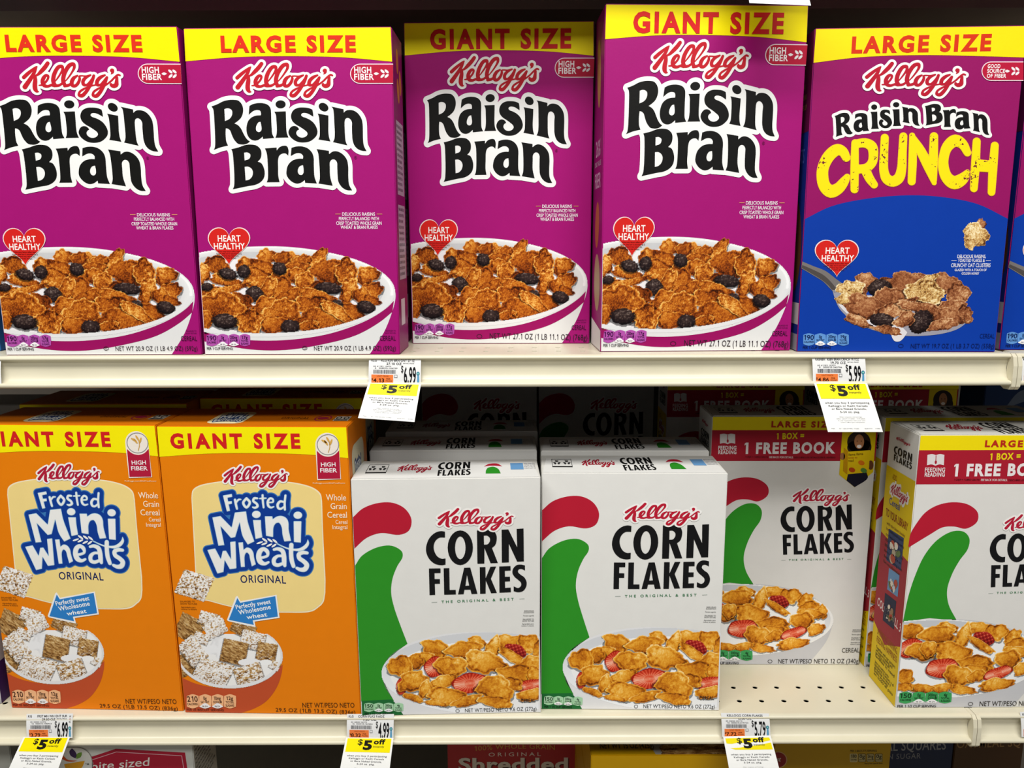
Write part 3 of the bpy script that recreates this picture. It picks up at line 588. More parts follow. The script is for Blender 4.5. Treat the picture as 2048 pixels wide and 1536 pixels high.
def proto_crunch():
    W, H, D = DIM['CRN']; r = link('cereal_box', None); ss = surfs('CRN'); S = ss['front']; Z7 = (1580, 40, 4.267); Z8 = (1580, 380, 4.267)
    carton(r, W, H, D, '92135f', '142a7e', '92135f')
    mb = MB(); u = S.p([(190, 366), (600, 318), (1100, 300), (1600, 308), (1990, 328)], Z7)
    P = np.array([[.0009, H-.0009], [.0003, u[0][1]]]+[list(q) for q in u[1:-1]]+[[W-.0003, u[-1][1]+.0008], [W-.0009, H-.0009]])
    fill(mb, S, [spl_pts(P, [True, True, False, False, False, True, True], 6, True)], 'f3dc10', 2, None, True); b = mb.build('size_banner', r)
    mb = MB(); text(mb, S, 'LARGE SIZE', (522, 280), (1712, 258), 138, 'd03416', .045, .13, 3, Z7); mb.build('size_lettering', b)
    mb = MB(); u = S.p([(120, 248), (350, 140), (650, 75), (1000, 45), (1300, 60), (1600, 120), (1872, 245)], Z8)
    P = np.array([[.0006, u[0][1]]]+[list(q) for q in u[1:-1]]+[[W-.0006, u[-1][1]], [W-.0008, .0008], [.0008, .0008]])
    fill(mb, S, [spl_pts(P, [True, False, False, False, False, False, True, True, True], 6, True)], '0b3aa0', 1, None, True); mb.build('blue_field', r)
    logo(S, (1724, 119, 1937, 198), 5, 'b31a30', parent=r)
    mb = MB(); fillg(mb, S, cr_white, 'ececea', 3)
    for g in cr_letters: fillg(mb, S, g, '141413', 4)
    fillg(mb, S, crunch[1], 'e9b23a', 3, EZ); fillg(mb, S, crunch[0], None, 4, EZ, m=mat('f4dc14', .42, 'speck')); mb.build('product_title', r)
    fiber(r, S, Z7, 1632, 355, 1990, 520, [('GOOD', 1682, 1790), ('SOURCE', 1678, 1830), ('OF FIBER', 1675, 1840)])
    heart(r, S, 398, 585, 378, 325, Z8)
    mb = MB()
    for s, a, b_, y, h in (('DELICIOUS RAISINS,', 1425, 1670, 580, 28), ('TOASTED FLAKES &', 1430, 1660, 614, 28), ('CRUNCHY OAT CLUSTERS', 1372, 1708, 658, 32), ('GLAZED WITH A TOUCH OF', 1403, 1675, 692, 20), ('GOLDEN HONEY', 1462, 1612, 722, 20)): text(mb, S, s, (a, y), (b_, y), h, 'e6e6f0', .014, 0, 3, Z8)
    for a, b_ in ((1376, 1420), (1670, 1712)): fill(mb, S, [np.array([(a, 600), (b_, 600), (b_, 604), (a, 604)])], 'd8d8e8', 3, Z8)
    mb.build('tagline', r)
    # spoon with a heap, and a floating cluster
    mb = MB(); c = S.p([(100, 610)], Z8)
    fill(mb, S, [spl("c104,610 200,650 300,690 400,765 c450,800 420,850 c380,880 340,840 280,780 200,730 c96,668")], '77716f', 3, Z8)
    fill(mb, S, [spl("c104,640 200,682 290,730 370,810 c395,850 360,850 330,815 270,765 190,715 c98,662")], '4e4846', 4, Z8)
    fill(mb, S, [spl("c360,850 380,920 420,1010 500,1090 620,1160 760,1210 900,1238 1100,1245 1300,1225 1440,1180 1520,1110 c1540,1050 c700,900")], '9a98a4', 3, Z8)
    fill(mb, S, [spl("c385,930 430,1000 520,1080 650,1140 c860,1215 870,1260 895,1290 935,1290 965,1265 c1000,1215 c700,900")], 'dcd8dc', 4, Z8)
    sp = mb.build('spoon_picture', r); p = Pic(S, Z8, 370, 690, 1580, 1240)
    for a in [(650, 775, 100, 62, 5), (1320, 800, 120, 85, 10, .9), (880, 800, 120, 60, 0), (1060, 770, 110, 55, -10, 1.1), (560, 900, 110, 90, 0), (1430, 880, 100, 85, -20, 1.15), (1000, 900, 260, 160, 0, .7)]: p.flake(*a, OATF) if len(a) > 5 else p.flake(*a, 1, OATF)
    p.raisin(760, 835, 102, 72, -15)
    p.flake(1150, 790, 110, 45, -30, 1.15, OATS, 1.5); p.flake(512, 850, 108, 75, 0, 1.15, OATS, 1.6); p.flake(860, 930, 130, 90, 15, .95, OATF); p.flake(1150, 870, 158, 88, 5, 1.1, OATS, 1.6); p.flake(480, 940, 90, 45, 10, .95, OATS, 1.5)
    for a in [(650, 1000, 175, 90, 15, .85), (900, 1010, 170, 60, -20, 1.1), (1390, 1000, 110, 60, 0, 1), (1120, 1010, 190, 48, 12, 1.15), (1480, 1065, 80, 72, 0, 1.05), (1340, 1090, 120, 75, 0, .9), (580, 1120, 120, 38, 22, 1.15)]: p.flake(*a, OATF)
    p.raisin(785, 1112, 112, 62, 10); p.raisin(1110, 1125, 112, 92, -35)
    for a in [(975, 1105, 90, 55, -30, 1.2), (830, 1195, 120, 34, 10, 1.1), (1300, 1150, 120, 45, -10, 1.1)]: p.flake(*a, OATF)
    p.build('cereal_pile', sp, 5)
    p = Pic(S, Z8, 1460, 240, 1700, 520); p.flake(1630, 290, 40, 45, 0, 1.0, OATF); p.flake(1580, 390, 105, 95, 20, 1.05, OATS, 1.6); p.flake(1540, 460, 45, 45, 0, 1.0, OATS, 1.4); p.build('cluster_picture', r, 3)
    nutri(r, S, (110, 1222, 502, 1328), '190', [('0g', 'SAT FAT'), ('200mg', 'SODIUM'), ('19g', 'TOTAL')], '5f92d0', '0a1c50', Z8, ('PER 1 CUP SERVING', (108, 1354), (345, 1354), 22), '0a1538')
    mb = MB(); text(mb, S, 'CEREAL', (1617, 1265), (1742, 1265), 38, '081c5c', 0, 0, 4, Z8); text(mb, S, 'NET WT 19.7 OZ (1 LB 3.7 OZ) (558g)', (1028, 1350), (1740, 1350), 38, '081c5c', .003, .02, 4, Z8)
    fill(mb, S, [ell(945, 1330, 22, 17), ell(945, 1330, 18, 13)], '081c5c', 4, Z8); mb.build('weight_text', r)
    mb = MB(); L_ = ss['left']; fill(mb, L_, [np.array([(.001, .22), (D-.001, .22), (D-.001, H-.001), (.001, H-.001)])], '5c0f40', 1, None, True)
    side_text(mb, L_, .01, D-.012, .24, .29, 5, 'b08a4a', 4); text(mb, L_, 'BENEFITS', (.008, .19), (D-.01, .19), .014, '4a5cb0', .005, 0, 1, None, True)
    p2 = Pic(L_, None, 0, 0, 0, 0) if False else None
    fill(mb, L_, [ell(D/2, .11, D*.42, .05, 8)], '5a3420', 1, None, True); fill(mb, L_, [np.array([(.001, .028), (D-.001, .028), (D-.001, .05), (.001, .05)])], 'b8b4b8', 1, None, True)
    fill(mb, L_, [np.array([(.001, .001), (D-.001, .001), (D-.001, .018), (.001, .018)])], '8c8c98', 1, None, True); mb.build('side_print', r)
    return r

def proto_wheat():
    W, H, D = DIM['OR']; r = link('cereal_box', None); ss = surfs('OR'); S = ss['front']; Z = (300, 780, 4.043); Z4 = (300, 1130, 4.655)
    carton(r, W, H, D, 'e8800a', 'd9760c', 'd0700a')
    mb = MB(); u = S.p([(62, 540), (450, 515), (820, 510), (1250, 520), (1600, 550)], Z)
    P = np.array([[.0009, H-.0006], [.0003, u[0][1]]]+[list(q) for q in u[1:-1]]+[[W-.0003, u[-1][1]], [W-.0009, H-.0006]])
    fill(mb, S, [spl_pts(P, [True, True, False, False, False, True, True], 6, True)], 'f8ea08', 2, None, True); b = mb.build('size_banner', r)
    mb = MB(); text(mb, S, 'GIANT SIZE', (170, 466), (1218, 468), 116, 'cf2222', .045, .18, 3, Z); mb.build('size_lettering', b)
    # tall fiber badge
    mb = MB(); fill(mb, S, [np.concatenate([[[1338+95*(1-math.cos(a))*1.0, 440-95*math.sin(a)] for a in np.linspace(0, math.pi, 18)], [[1546, 720], [1354, 728]]])], 'efe6dc', 4, Z)
    fill(mb, S, [spl("c1350,490 1390,525 1440,538 1490,525 c1530,488 c1540,715 c1360,718")], 'b01c3c', 5, Z); fill(mb, S, [ell(1440, 440, 90, 84), ell(1440, 440, 84, 79)], '8a8a90', 6, Z)
    for x, y, a in ((1425, 425, 55), (1440, 400, 60), (1465, 420, 110), (1410, 415, 30)): fill(mb, S, [ell(x, y, 26, 8, a)], 'd8a850', 6, Z)
    fill(mb, S, [spl("c1440,505 1452,460 1450,420 c1454,420 1458,460 c1446,505")], 'c89840', 6, Z)
    b = mb.build('fiber_badge', r); mb = MB(); text(mb, S, 'HIGH', (1385, 618), (1503, 616), 33, 'f2e8ea', .018, 0, 6, Z); text(mb, S, 'FIBER', (1378, 664), (1515, 664), 33, 'f2e8ea', .018, 0, 6, Z); mb.build('badge_lettering', b)
    mb = MB(); fill(mb, S, [spl("c335,870 345,810 390,775 520,745 700,728 860,726 1050,735 1220,758 1330,795 1380,840 c1392,900 1400,1150 c1420,1536 c1418,1640 1405,1710 c1385,1740 1310,1790 1100,1800 870,1790 640,1750 c470,1705 390,1690 380,1640 c368,1500 350,1150")], 'f3e6c4', 1, Z)
    fill(mb, S, [spl("c343,872 353,818 398,783 525,753 700,737 860,735 1050,744 1215,766 1322,802 1371,845 c1383,900 1391,1150 c1410,1536 c1408,1636 1396,1700 c1378,1730 1305,1778 1100,1790 870,1780 640,1740 c476,1696 398,1680 389,1632 c377,1500 359,1150")], 'f2d88c', 2, Z); mb.build('cream_panel', r)
    logo(S, (583, 598, 1130, 802), 5, 'b01c38', Z, parent=r)
    mb = MB(); fillg(mb, S, mw_edge, '3a78b8', 3, MZ); fillg(mb, S, mw_blue, '0f3b94', 4, MZ); fillg(mb, S, mw_outer, 'a8cfe6', 5, MZ); fillg(mb, S, mw_inner, 'eeeeec', 6, MZ)
    for cx, cy, a, b_, ro in ((1010, 888, 55, 15, -18), (1090, 845, 52, 17, 35), (1175, 850, 52, 17, 35), (1255, 862, 50, 17, 38), (1085, 905, 52, 16, -22), (1165, 928, 52, 16, -25), (1240, 935, 48, 16, -35)): fill(mb, S, [ell(cx, cy, a, b_, ro, 16)], 'eef0ee', 6, MZ)
    text(mb, S, 'ORIGINAL', (845, 165), (1268, 172), 70, '14245c', .008, .06, 3, Z4, bend=.0006); mb.build('product_title', r)
    mb = MB()
    for s, a, b_, y, h in (('Whole', 1425, 1587, 893, 50), ('Grain', 1462, 1592, 962, 48), ('Cereal', 1436, 1594, 1032, 48), ('Cereal', 1502, 1598, 1082, 32), ('Integral', 1478, 1598, 1124, 32)): text(mb, S, s, (a, y), (b_, y), h, 'fbe9cc', .006, 0, 3, Z)
    text(mb, S, 'Kelloggs.com/DidYouKnow', (1318, 757), (1580, 757), 11, 'f6d8a8', .01, 0, 3, Z)
    text(mb, S, 'ENLARGED TO', (282, 345), (420, 345), 14, '6a3a10', .004, 0, 3, Z4); text(mb, S, 'SHOW TEXTURE', (284, 366), (438, 368), 14, '6a3a10', .004, 0, 3, Z4); text(mb, S, 'Agrandado para', (290, 396), (425, 400), 13, '6a3a10', .004, 0, 3, Z4); text(mb, S, 'mostrar la textura', (290, 414), (436, 418), 13, '6a3a10', .004, 0, 3, Z4)
    mb.build('tagline', r)
    mb = MB(); fill(mb, S, [spl("c815,285 c845,335 c1180,275 c1208,490 c975,525 c985,575 960,572 c728,520 c718,508 c800,295")], 'f0f0f0', 4, Z4)
    fill(mb, S, [spl("c815,305 c842,350 c1168,288 c1192,478 c958,512 c968,555 c735,508")], '2f7fc8', 5, Z4)
    b = mb.build('blue_arrow', r); mb = MB(); text(mb, S, 'Perfectly sweet', (806, 408), (1128, 355), 40, 'f2f4f6', .018, .02, 6, Z4); text(mb, S, 'Wholesome', (832, 460), (1130, 405), 42, 'f2f4f6', .018, .02, 6, Z4); text(mb, S, 'wheat', (905, 502), (1095, 474), 38, 'f2f4f6', .018, .02, 6, Z4); mb.build('arrow_lettering', b)
    # bowl
    mb = MB(); q = S.p([(310, 1040), (322, 1368)], Z4)
    P = S.p([(300, 1050), (420, 1102), (600, 1140), (800, 1150), (1000, 1105), (1150, 1010), (1236, 925), (1225, 1010), (1180, 1140), (1080, 1270), (960, 1340), (850, 1372)], Z4); P[0, 0] = .0008; P[-1, 1] = .0008
    fill(mb, S, [spl_pts(np.concatenate([P, [[.0008, .0008]]]), [True]+[False]*5+[True]+[False]*4+[True, True], 6, True)], 'bf4f2c', 1, None, True); b = mb.build('bowl_picture', r)
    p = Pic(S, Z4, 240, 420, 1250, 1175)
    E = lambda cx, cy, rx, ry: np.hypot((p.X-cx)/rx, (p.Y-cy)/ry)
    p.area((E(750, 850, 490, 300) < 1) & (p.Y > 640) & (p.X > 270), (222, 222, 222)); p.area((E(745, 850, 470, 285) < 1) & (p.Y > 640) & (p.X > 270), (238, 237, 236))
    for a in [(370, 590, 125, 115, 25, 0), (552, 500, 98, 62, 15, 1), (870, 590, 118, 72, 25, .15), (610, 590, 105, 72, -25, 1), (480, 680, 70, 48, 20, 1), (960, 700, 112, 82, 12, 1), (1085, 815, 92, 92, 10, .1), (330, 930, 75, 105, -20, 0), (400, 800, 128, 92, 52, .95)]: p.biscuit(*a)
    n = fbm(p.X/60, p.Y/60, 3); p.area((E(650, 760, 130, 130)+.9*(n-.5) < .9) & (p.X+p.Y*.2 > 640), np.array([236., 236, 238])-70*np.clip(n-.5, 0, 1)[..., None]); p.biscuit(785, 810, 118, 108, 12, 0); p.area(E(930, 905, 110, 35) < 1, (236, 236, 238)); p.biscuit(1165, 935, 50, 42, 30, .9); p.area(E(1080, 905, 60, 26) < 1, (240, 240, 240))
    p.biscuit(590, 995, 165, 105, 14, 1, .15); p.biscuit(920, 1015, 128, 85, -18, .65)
    fr = (E(745, 830, 490, 318) < 1) & (E(745, 812, 480, 306) > 1) & (p.Y > 900) & (p.X > 270); p.area(fr, (226, 226, 228))
    p.build('cereal_pile', b, 3)
    p = Pic(S, Z4, 235, 20, 590, 350); p.biscuit(412, 188, 150, 122, 17, .85, .1); p.build('wheat_square_picture', r, 3)
    nutri(r, S, (342, 1200, 805, 1332), '210', [('0g', 'SAT FAT'), ('10mg', 'SODIUM'), ('12g', 'TOTAL')], 'f3b888', '3a1c14', Z4, ('PER 25 BISCUIT SERVING', (345, 1352), (690, 1358), 20), '5c1c10')
    mb = MB(); text(mb, S, 'NET WT/PESO NETO', (1422, 1325), (1905, 1325), 44, '4a2a10', 0, .01, 4, Z4); text(mb, S, '29.5 OZ (1LB 13.5 OZ) (836g)', (1172, 1362), (1912, 1385), 34, '4a2a10', .002, .01, 4, Z4); mb.build('weight_text', r)
    # lid and side
    T_ = ss['top']; mb = MB(); fill(mb, T_, [rrect(.045, .012, .083, .068, .009)], 'e8dcae', 2, None, True); lg = lambda L: fit(L, bbox(mw_edge), (.047, .064, .081, .016))
    fillg(mb, T_, lg(mw_blue), '203c70', 3, None, True); fillg(mb, T_, lg(mw_outer), 'd8dcd8', 4, None, True)
    text(mb, T_, 'ORIGINAL', (.118, .034), (.148, .034), .009, '6a3004', .004, .05, 2, None, True)
    fill(mb, T_, [ell(.163, .038, .009, .014), ell(.163, .038, .0075, .012)], 'a82848', 2, None, True); fill(mb, T_, [ell(.163, .038, .006, .006)], 'a82848', 2, None, True)
    fill(mb, T_, [np.array([(.176, .026), (.192, .026), (.192, .047), (.176, .047)])], 'cfc8b8', 2, None, True); fill(mb, T_, [np.array([(.177, .027), (.191, .027), (.191, .031), (.177, .031)])], '2c2c2c', 3, None, True)
    for c in (.180, .188): fill(mb, T_, [ell(c, .039, .003, .006), ell(c, .039, .0018, .0036)], '2c2c2c', 3, None, True)
    mb.build('top_print', r)
    R_ = ss['right']; mb = MB(); fill(mb, R_, [rrect(.014, .20, .07, .305, .012)], 'd8cfae', 1, None, True); lg = lambda L: fit(L, bbox(mw_edge), (.017, .29, .067, .215))
    fillg(mb, R_, lg(mw_blue), '203c70', 2, None, True); fillg(mb, R_, lg(mw_outer), 'd8dcd8', 3, None, True); side_text(mb, R_, .012, .074, .05, .19, 18, '5a3008', 8); mb.build('side_print', r)
    return r

def sweeps(parent, S, zc, g, rd):
    mb = MB()
    fill(mb, S, [g(S)], '2e8f26', 1, None, True); o = mb.build('green_sweep', parent)
    mb = MB(); fill(mb, S, [rd(S)], 'b51d33', 1, None, True); mb.build('red_sweep', parent)
def lid_print(parent, T_, k=1.0, tint='f0eeea'):
    mb = MB(); W = .197
    b = bbox(kel_white); fillg(mb, T_, fit(kel_red, b, (.044, .052, .083, .016)), 'a81c30', 2, None, True)
    A = [L for g in cf_word for L in g]; b = bbox(A)
    for g in cf_word: fillg(mb, T_, fit(g, b, (.088, .058, .124, .006)), '161616', 2, None, True)
    fill(mb, T_, [spl('c.140,.012 .1405,.025 .143,.034 .148,.037 .153,.030 c.156,.012')], '2e8f26', 2, None, True); fill(mb, T_, [spl('c.138,.038 .144,.048 .152,.049 c.158,.038 .150,.041 .144,.041')], 'b51d33', 3, None, True)
    fill(mb, T_, [np.array([(.167, .026), (.181, .026), (.181, .050), (.167, .050)])], '6a9ccc', 2, None, True)
    for i in range(4): text(mb, T_, ('BENEFITS', 'NON GMO', 'RECYCLE', 'CONTACT US')[i], (.182, .046-.006*i), (.194, .046-.006*i), .0035, '8a8a92', 0, 0, 2, None, True)
    fill(mb, T_, [np.array([(.012, .018), (.034, .018), (.034, .050), (.012, .050)]), np.array([(.0125, .019), (.0335, .019), (.0335, .049), (.0125, .049)])], '2c2c2c', 2, None, True)
    fill(mb, T_, [np.array([(.012, .018), (.034, .018), (.034, .022), (.012, .022)])], '2c2c2c', 2, None, True)
    for c in (.0175, .0285):
        for a in (90, 210, 330):
            q = math.radians(a); r_ = lambda k, d: (c+k*.0042*math.cos(q+d), .036+k*.009*math.sin(q+d))
            fill(mb, T_, [np.array([r_(1, -.5), r_(1, .5), r_(.55, .75), r_(.25, 0), r_(.55, -.75)])], '2c2c2c', 2, None, True)
    mb.build('top_print', parent)
def corn_pile(parent, S, zc, kind):
    if kind == 'S':
        p = Pic(S, zc, 240, 560, 1382, 1130); E = lambda cx, cy, rx, ry: np.hypot((p.X-cx)/rx, (p.Y-cy)/ry)
        o = E(1000, 868, 745, 290); p.area(o < 1, np.array([208., 210, 214])+30*np.clip((p.Y-700)/300, 0, 1)[..., None]); p.area(E(1010, 880, 690, 240) < 1, (240, 240, 240))
        fl = [(925, 650, 62, 40, 10), (1150, 640, 105, 42, 0), (1290, 655, 75, 60, 0, 1.05), (640, 700, 95, 62, 20), (850, 705, 125, 58, 0), (1365, 700, 40, 60, 0), (1040, 690, 46, 82, 25, 1.1)]
        for a in fl: p.flake(*a, **{'pal': CORN, 'rough': .55, 'wob': .9})
        p.berry(1195, 715, 82, 54, 15, True)
        for a in [(1180, 750, 110, 32, 32, 1.05), (560, 760, 60, 40, 0), (480, 790, 80, 48, -20), (390, 820, 82, 70, 10), (1320, 800, 85, 50, 0), (980, 790, 135, 72, 8)]: p.flake(*a, **{'pal': CORN, 'rough': .55, 'wob': .9})
        p.berry(640, 822, 84, 72, -20); p.flake(745, 818, 110, 66, 5, 1.05, CORN, .6, .8); p.berry(395, 962, 36, 58, 0)
        for a in [(1240, 875, 150, 58, 8, .95), (480, 925, 100, 66, -15), (690, 930, 95, 42, -22, 1.05), (1340, 880, 60, 60, 0)]: p.flake(*a, **{'pal': CORN, 'rough': .55, 'wob': .9})
        p.berry(880, 938, 126, 72, -8); p.berry(1300, 955, 100, 42, -14)
        for a in [(1170, 940, 80, 42, 10), (1060, 975, 118, 82, 15, 1.05), (570, 985, 45, 60, 10), (720, 1030, 132, 58, 6, 1.05), (1310, 1020, 95, 38, -12), (860, 1062, 105, 32, -15), (1060, 1068, 115, 36, 8), (480, 1040, 70, 22, 18), (640, 1078, 75, 18, 8)]: p.flake(*a, **{'pal': CORN, 'rough': .55, 'wob': .8})
    else:
        p = Pic(S, zc, 85, 165, 1075, 720); E = lambda cx, cy, rx, ry: np.hypot((p.X-cx)/rx, (p.Y-cy)/ry)
        o = E(330, 442, 730, 268); p.area(o < 1, np.array([196., 198, 202])+34*np.clip((p.Y-300)/250, 0, 1)[..., None]); p.area((o < 1) & (o > .97), (236, 236, 236)); p.area(E(340, 450, 655, 222) < 1, (240, 240, 240))
        K = {'pal': CORN, 'rough': .55, 'wob': .9}
        for a in [(620, 235, 95, 36, 0), (410, 235, 65, 36, 10), (740, 262, 75, 52, 0, 1.05), (165, 255, 80, 50, 0), (350, 280, 115, 56, 0), (850, 290, 62, 34, -35, 1.1), (520, 290, 42, 80, 22, 1.1)]: p.flake(*a, **K)
        p.berry(655, 310, 74, 50, 12, True); p.berry(175, 370, 90, 65, -10)
        for a in [(640, 350, 100, 26, 32, 1.05), (245, 390, 95, 55, 5), (880, 350, 80, 40, -10), (970, 385, 42, 50, 20), (880, 400, 95, 38, 0), (450, 400, 118, 66, 8), (290, 375, 50, 50, 0), (830, 445, 82, 55, 0, 1.05), (620, 475, 115, 50, 5, .95)]: p.flake(*a, **K)
        p.berry(390, 505, 112, 66, -5)
        for a in [(930, 510, 62, 38, -20), (600, 520, 90, 35, 0), (500, 560, 92, 68, 15, 1.05), (620, 560, 60, 35, -20), (140, 560, 60, 45, 0)]: p.flake(*a, **K)
        p.berry(765, 540, 100, 40, -18)
        for a in [(755, 618, 112, 38, -8), (530, 650, 90, 28, 8), (390, 640, 70, 30, -10), (250, 640, 90, 28, 5), (130, 630, 70, 25, 0)]: p.flake(*a, **K)
    p.build('cereal_pile', parent, 2)
def cf_fronttext(mb, S, word_box, zc, sub, lay=3):
    A = [L for g in cf_word for L in g]; b = bbox(A)
    for g in cf_word: fillg(mb, S, fit(g, b, word_box), '151517', lay, zc)
    s, a, b_, h = sub; text(mb, S, s, a, b_, h, '2f7a4c', .012, .32, lay, zc)
def proto_corn():
    W, H, D = DIM['CFS']; r = link('cereal_box', None); ss = surfs('CFS'); S = ss['front']; Z5 = (690, 760, 4.151); Z6 = (690, 1100, 3.522)
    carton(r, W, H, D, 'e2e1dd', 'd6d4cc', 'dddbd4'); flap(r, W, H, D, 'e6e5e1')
    def g(S): L = S.p([(62, 110), (120, 40), (230, -20), (330, -30), (400, 10), (405, 50), (370, 110), (335, 200), (325, 300), (345, 400), (390, 530), (440, 660), (360, 720), (290, 790), (258, 865), (290, 960), (345, 1062)], Z6); L[0, 0] = .0006; E_ = np.array([[.0006, L[-1][1]]]); return spl_pts(np.concatenate([L, E_]), [True]+[False]*10+[True]+[False]*4+[True, True], 5, True)
    def rd(S): L = S.p([(58, 1140), (150, 1065), (280, 1020), (400, 1020), (500, 1070), (552, 1160), (530, 1250), (450, 1285), (300, 1270), (180, 1310), (65, 1400)], Z5); L[0, 0] = .0006; L[-1, 0] = .0006; return spl_pts(L, [True]+[False]*3+[False]+[False]*5+[True], 5, True)
    sweeps(r, S, None, g, rd)
    mb = MB(); fill(mb, S, [spl("c258,865 300,765 420,675 600,610 800,582 980,578 1200,590 c1372,608 c1378,1140 c400,1160 c345,1062 280,960")], 'e4e4e6', 1, Z6); b = mb.build('bowl_picture', r); corn_pile(b, S, Z6, 'S')
    logo(S, (752, 1048, 1417, 1262), 4, 'b81c34', Z5, parent=r)
    mb = MB(); cf_fronttext(mb, S, (112, 62, 1986, 1302), CFZ, ('THE ORIGINAL & BEST', (400, 1452), (1745, 1400), 46))
    for a, b_ in (((215, 1435), (320, 1431)), ((1850, 1372), (1945, 1366))): fill(mb, S, [np.array([a, b_, (b_[0], b_[1]+6), (a[0], a[1]+6)])], '8a9a90', 3, CFZ)
    mb.build('product_title', r)
    mb = MB(); fill(mb, S, [spl("c118,1062 c330,1052 360,1085 c410,1160 c122,1168")], '1f6a34', 2, Z6); mb.build('green_tab', r)
    nutri(r, S, (134, 1074, 412, 1138), '150', [('0g', 'SAT FAT'), ('300mg', 'SODIUM'), ('4g', 'TOTAL')], 'a8d4ac', '1c3a24', Z6, ('PER 1 1/2 CUP SERVING', (140, 1158), (338, 1156), 14), '0c2414')
    mb = MB(); text(mb, S, 'CEREAL', (1238, 1075), (1342, 1070), 27, '33302c', 0, 0, 5, Z6); text(mb, S, 'NET WT/PESO NETO 9.6 OZ (272g)', (845, 1140), (1348, 1128), 25, '33302c', 0, .01, 5, Z6)
    fill(mb, S, [ell(793, 1131, 14, 12), ell(793, 1131, 11, 9)], '33302c', 5, Z6)
    for i, (s, y) in enumerate((('SERVING', 433), ('SUGGESTION', 444), ('Porción sugerida', 466), ('ENLARGED TO', 492), ('SHOW TEXTURE', 504), ('Agrandado para', 524), ('mostrar la textura', 537))): text(mb, S, s, (1262-(3*i), y), (1330, y-1), 9, '5a5a58', .004, 0, 3, Z6)
    mb.build('weight_text', r)
    lid_print(r, Surf((-W/2, 0, H+.0006), (1, 0, 0), (0, 1, 0), (0, 0, 1), ss['top'].M))
    return r
def proto_corn_large():
    W, H, D = DIM['CFL']; r = link('cereal_box', None); ss = surfs('CFL'); S = ss['front']; Z = (1380, 780, 4.267); ZL = (1380, 1120, 3.692)
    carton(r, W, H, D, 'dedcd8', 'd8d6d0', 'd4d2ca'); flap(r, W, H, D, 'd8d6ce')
    v = lambda y, zc=Z: S.p([(900, y)], zc)[0, 1]
    mb = MB(); fill(mb, S, [np.array([(.0006, v(342)), (W-.0006, v(342)), (W-.0006, H-.0006), (.0006, H-.0006)])], 'efd90e', 1, None, True); b = mb.build('size_banner', r)
    mb = MB(); text(mb, S, 'LARGE SIZE', (693, 316), (1225, 318), 50, 'b82a1c', .045, .17, 3, Z); mb.build('size_lettering', b)
    mb = MB(); fill(mb, S, [np.array([(.0004, v(606)), (W-.0004, v(606)), (W-.0004, v(342)), (.0004, v(342))])], 'a81e30', 1, None, True)
    fill(mb, S, [spl("c255,378 290,372 c320,380 350,372 c385,378 c385,458 350,452 c320,462 290,452 c255,458")], 'ded8d8', 2, Z); fill(mb, S, [spl("c318,382 c324,382 c324,420 330,432 c326,448 c316,448 c312,432 318,420")], 'a81e30', 3, Z)
    b = mb.build('promotion_banner', r); mb = MB(); text(mb, S, 'FEEDING', (240, 508), (395, 508), 32, 'e2d8d8', .032, .06, 3, Z); text(mb, S, 'READING', (240, 545), (395, 545), 32, 'e2d8d8', .032, .06, 3, Z)
    text(mb, S, '1 BOX =', (738, 418), (972, 412), 50, 'ead018', .04, .09, 3, Z); text(mb, S, '1 FREE BOOK', (462, 540), (1238, 536), 92, 'eae2e2', .045, .10, 3, Z)
    text(mb, S, '1 CAJA = 1 LIBRO GRATIS', (470, 576), (665, 578), 13, '4a1018', .01, 0, 3, Z); text(mb, S, 'SEE BACK FOR DETAILS.', (675, 580), (880, 582), 16, 'e2d4d4', .014, 0, 3, Z); text(mb, S, 'DESCUBRE LOS DETALLES EN EL REVERSO', (888, 582), (1240, 582), 13, '4a1018', .01, 0, 3, Z); mb.build('promotion_lettering', b)
    mb = MB(); fill(mb, S, [spl("c1300,342 c1588,342 c1562,700 c1405,830 c1272,722")], 'e6c80c', 3, Z)
    fill(mb, S, [ell(1440, 445, 100, 95), ], '2c201a', 4, Z); fill(mb, S, [ell(1400, 490, 60, 55)], '2c201a', 4, Z); fill(mb, S, [ell(1492, 485, 55, 60)], '2c201a', 4, Z)
    fill(mb, S, [ell(1442, 440, 42, 62)], 'b07850', 5, Z); fill(mb, S, [ell(1442, 480, 20, 14)], 'f0e6e0', 6, Z); fill(mb, S, [ell(1425, 435, 5, 4)], '2a1812', 6, Z); fill(mb, S, [ell(1460, 435, 5, 4)], '2a1812', 6, Z)
    fill(mb, S, [spl("c1350,700 c1505,700 1515,750 c1405,828 c1335,772")], '1c1c30', 4, Z); fill(mb, S, [ell(1300, 565, 22, 30)], 'a87048', 5, Z); fill(mb, S, [ell(1540, 640, 24, 40)], '6a4028', 5, Z)
    fill(mb, S, [spl("c1312,490 c1350,525 c1340,720 c1305,690")], 'c8920c', 5, Z); fill(mb, S, [spl("c1345,525 c1535,512 c1522,700 c1340,718")], 'e8c412', 6, Z)
    for x, y, c in ((1460, 620, 'e07818'), (1380, 680, 'c04818'), (1480, 685, '58883c')): fill(mb, S, [ell(x, y, 28, 20, 20)], c, 7, Z)
    text(mb, S, 'llama llama', (1352, 560), (1475, 552), 20, '5a3008', .012, 0, 7, Z); text(mb, S, 'loves to', (1348, 585), (1425, 582), 16, 'b85010', .012, 0, 7, Z); text(mb, S, 'read', (1348, 612), (1392, 610), 20, '5a3008', .012, 0, 7, Z)
    mb.build('reader_picture', r)
    S4 = surfs('CFL', (.4287, .7891, H2, -.02, .24))['front']; ZX = (1380, 740, 1.9296)
    g = lambda S: S4.p(spl("c822,972 842,875 870,790 905,715 955,655 1015,622 1058,625 1078,650 1072,690 1040,735 1010,790 992,850 998,905 c1030,968 c925,957"), ZX)
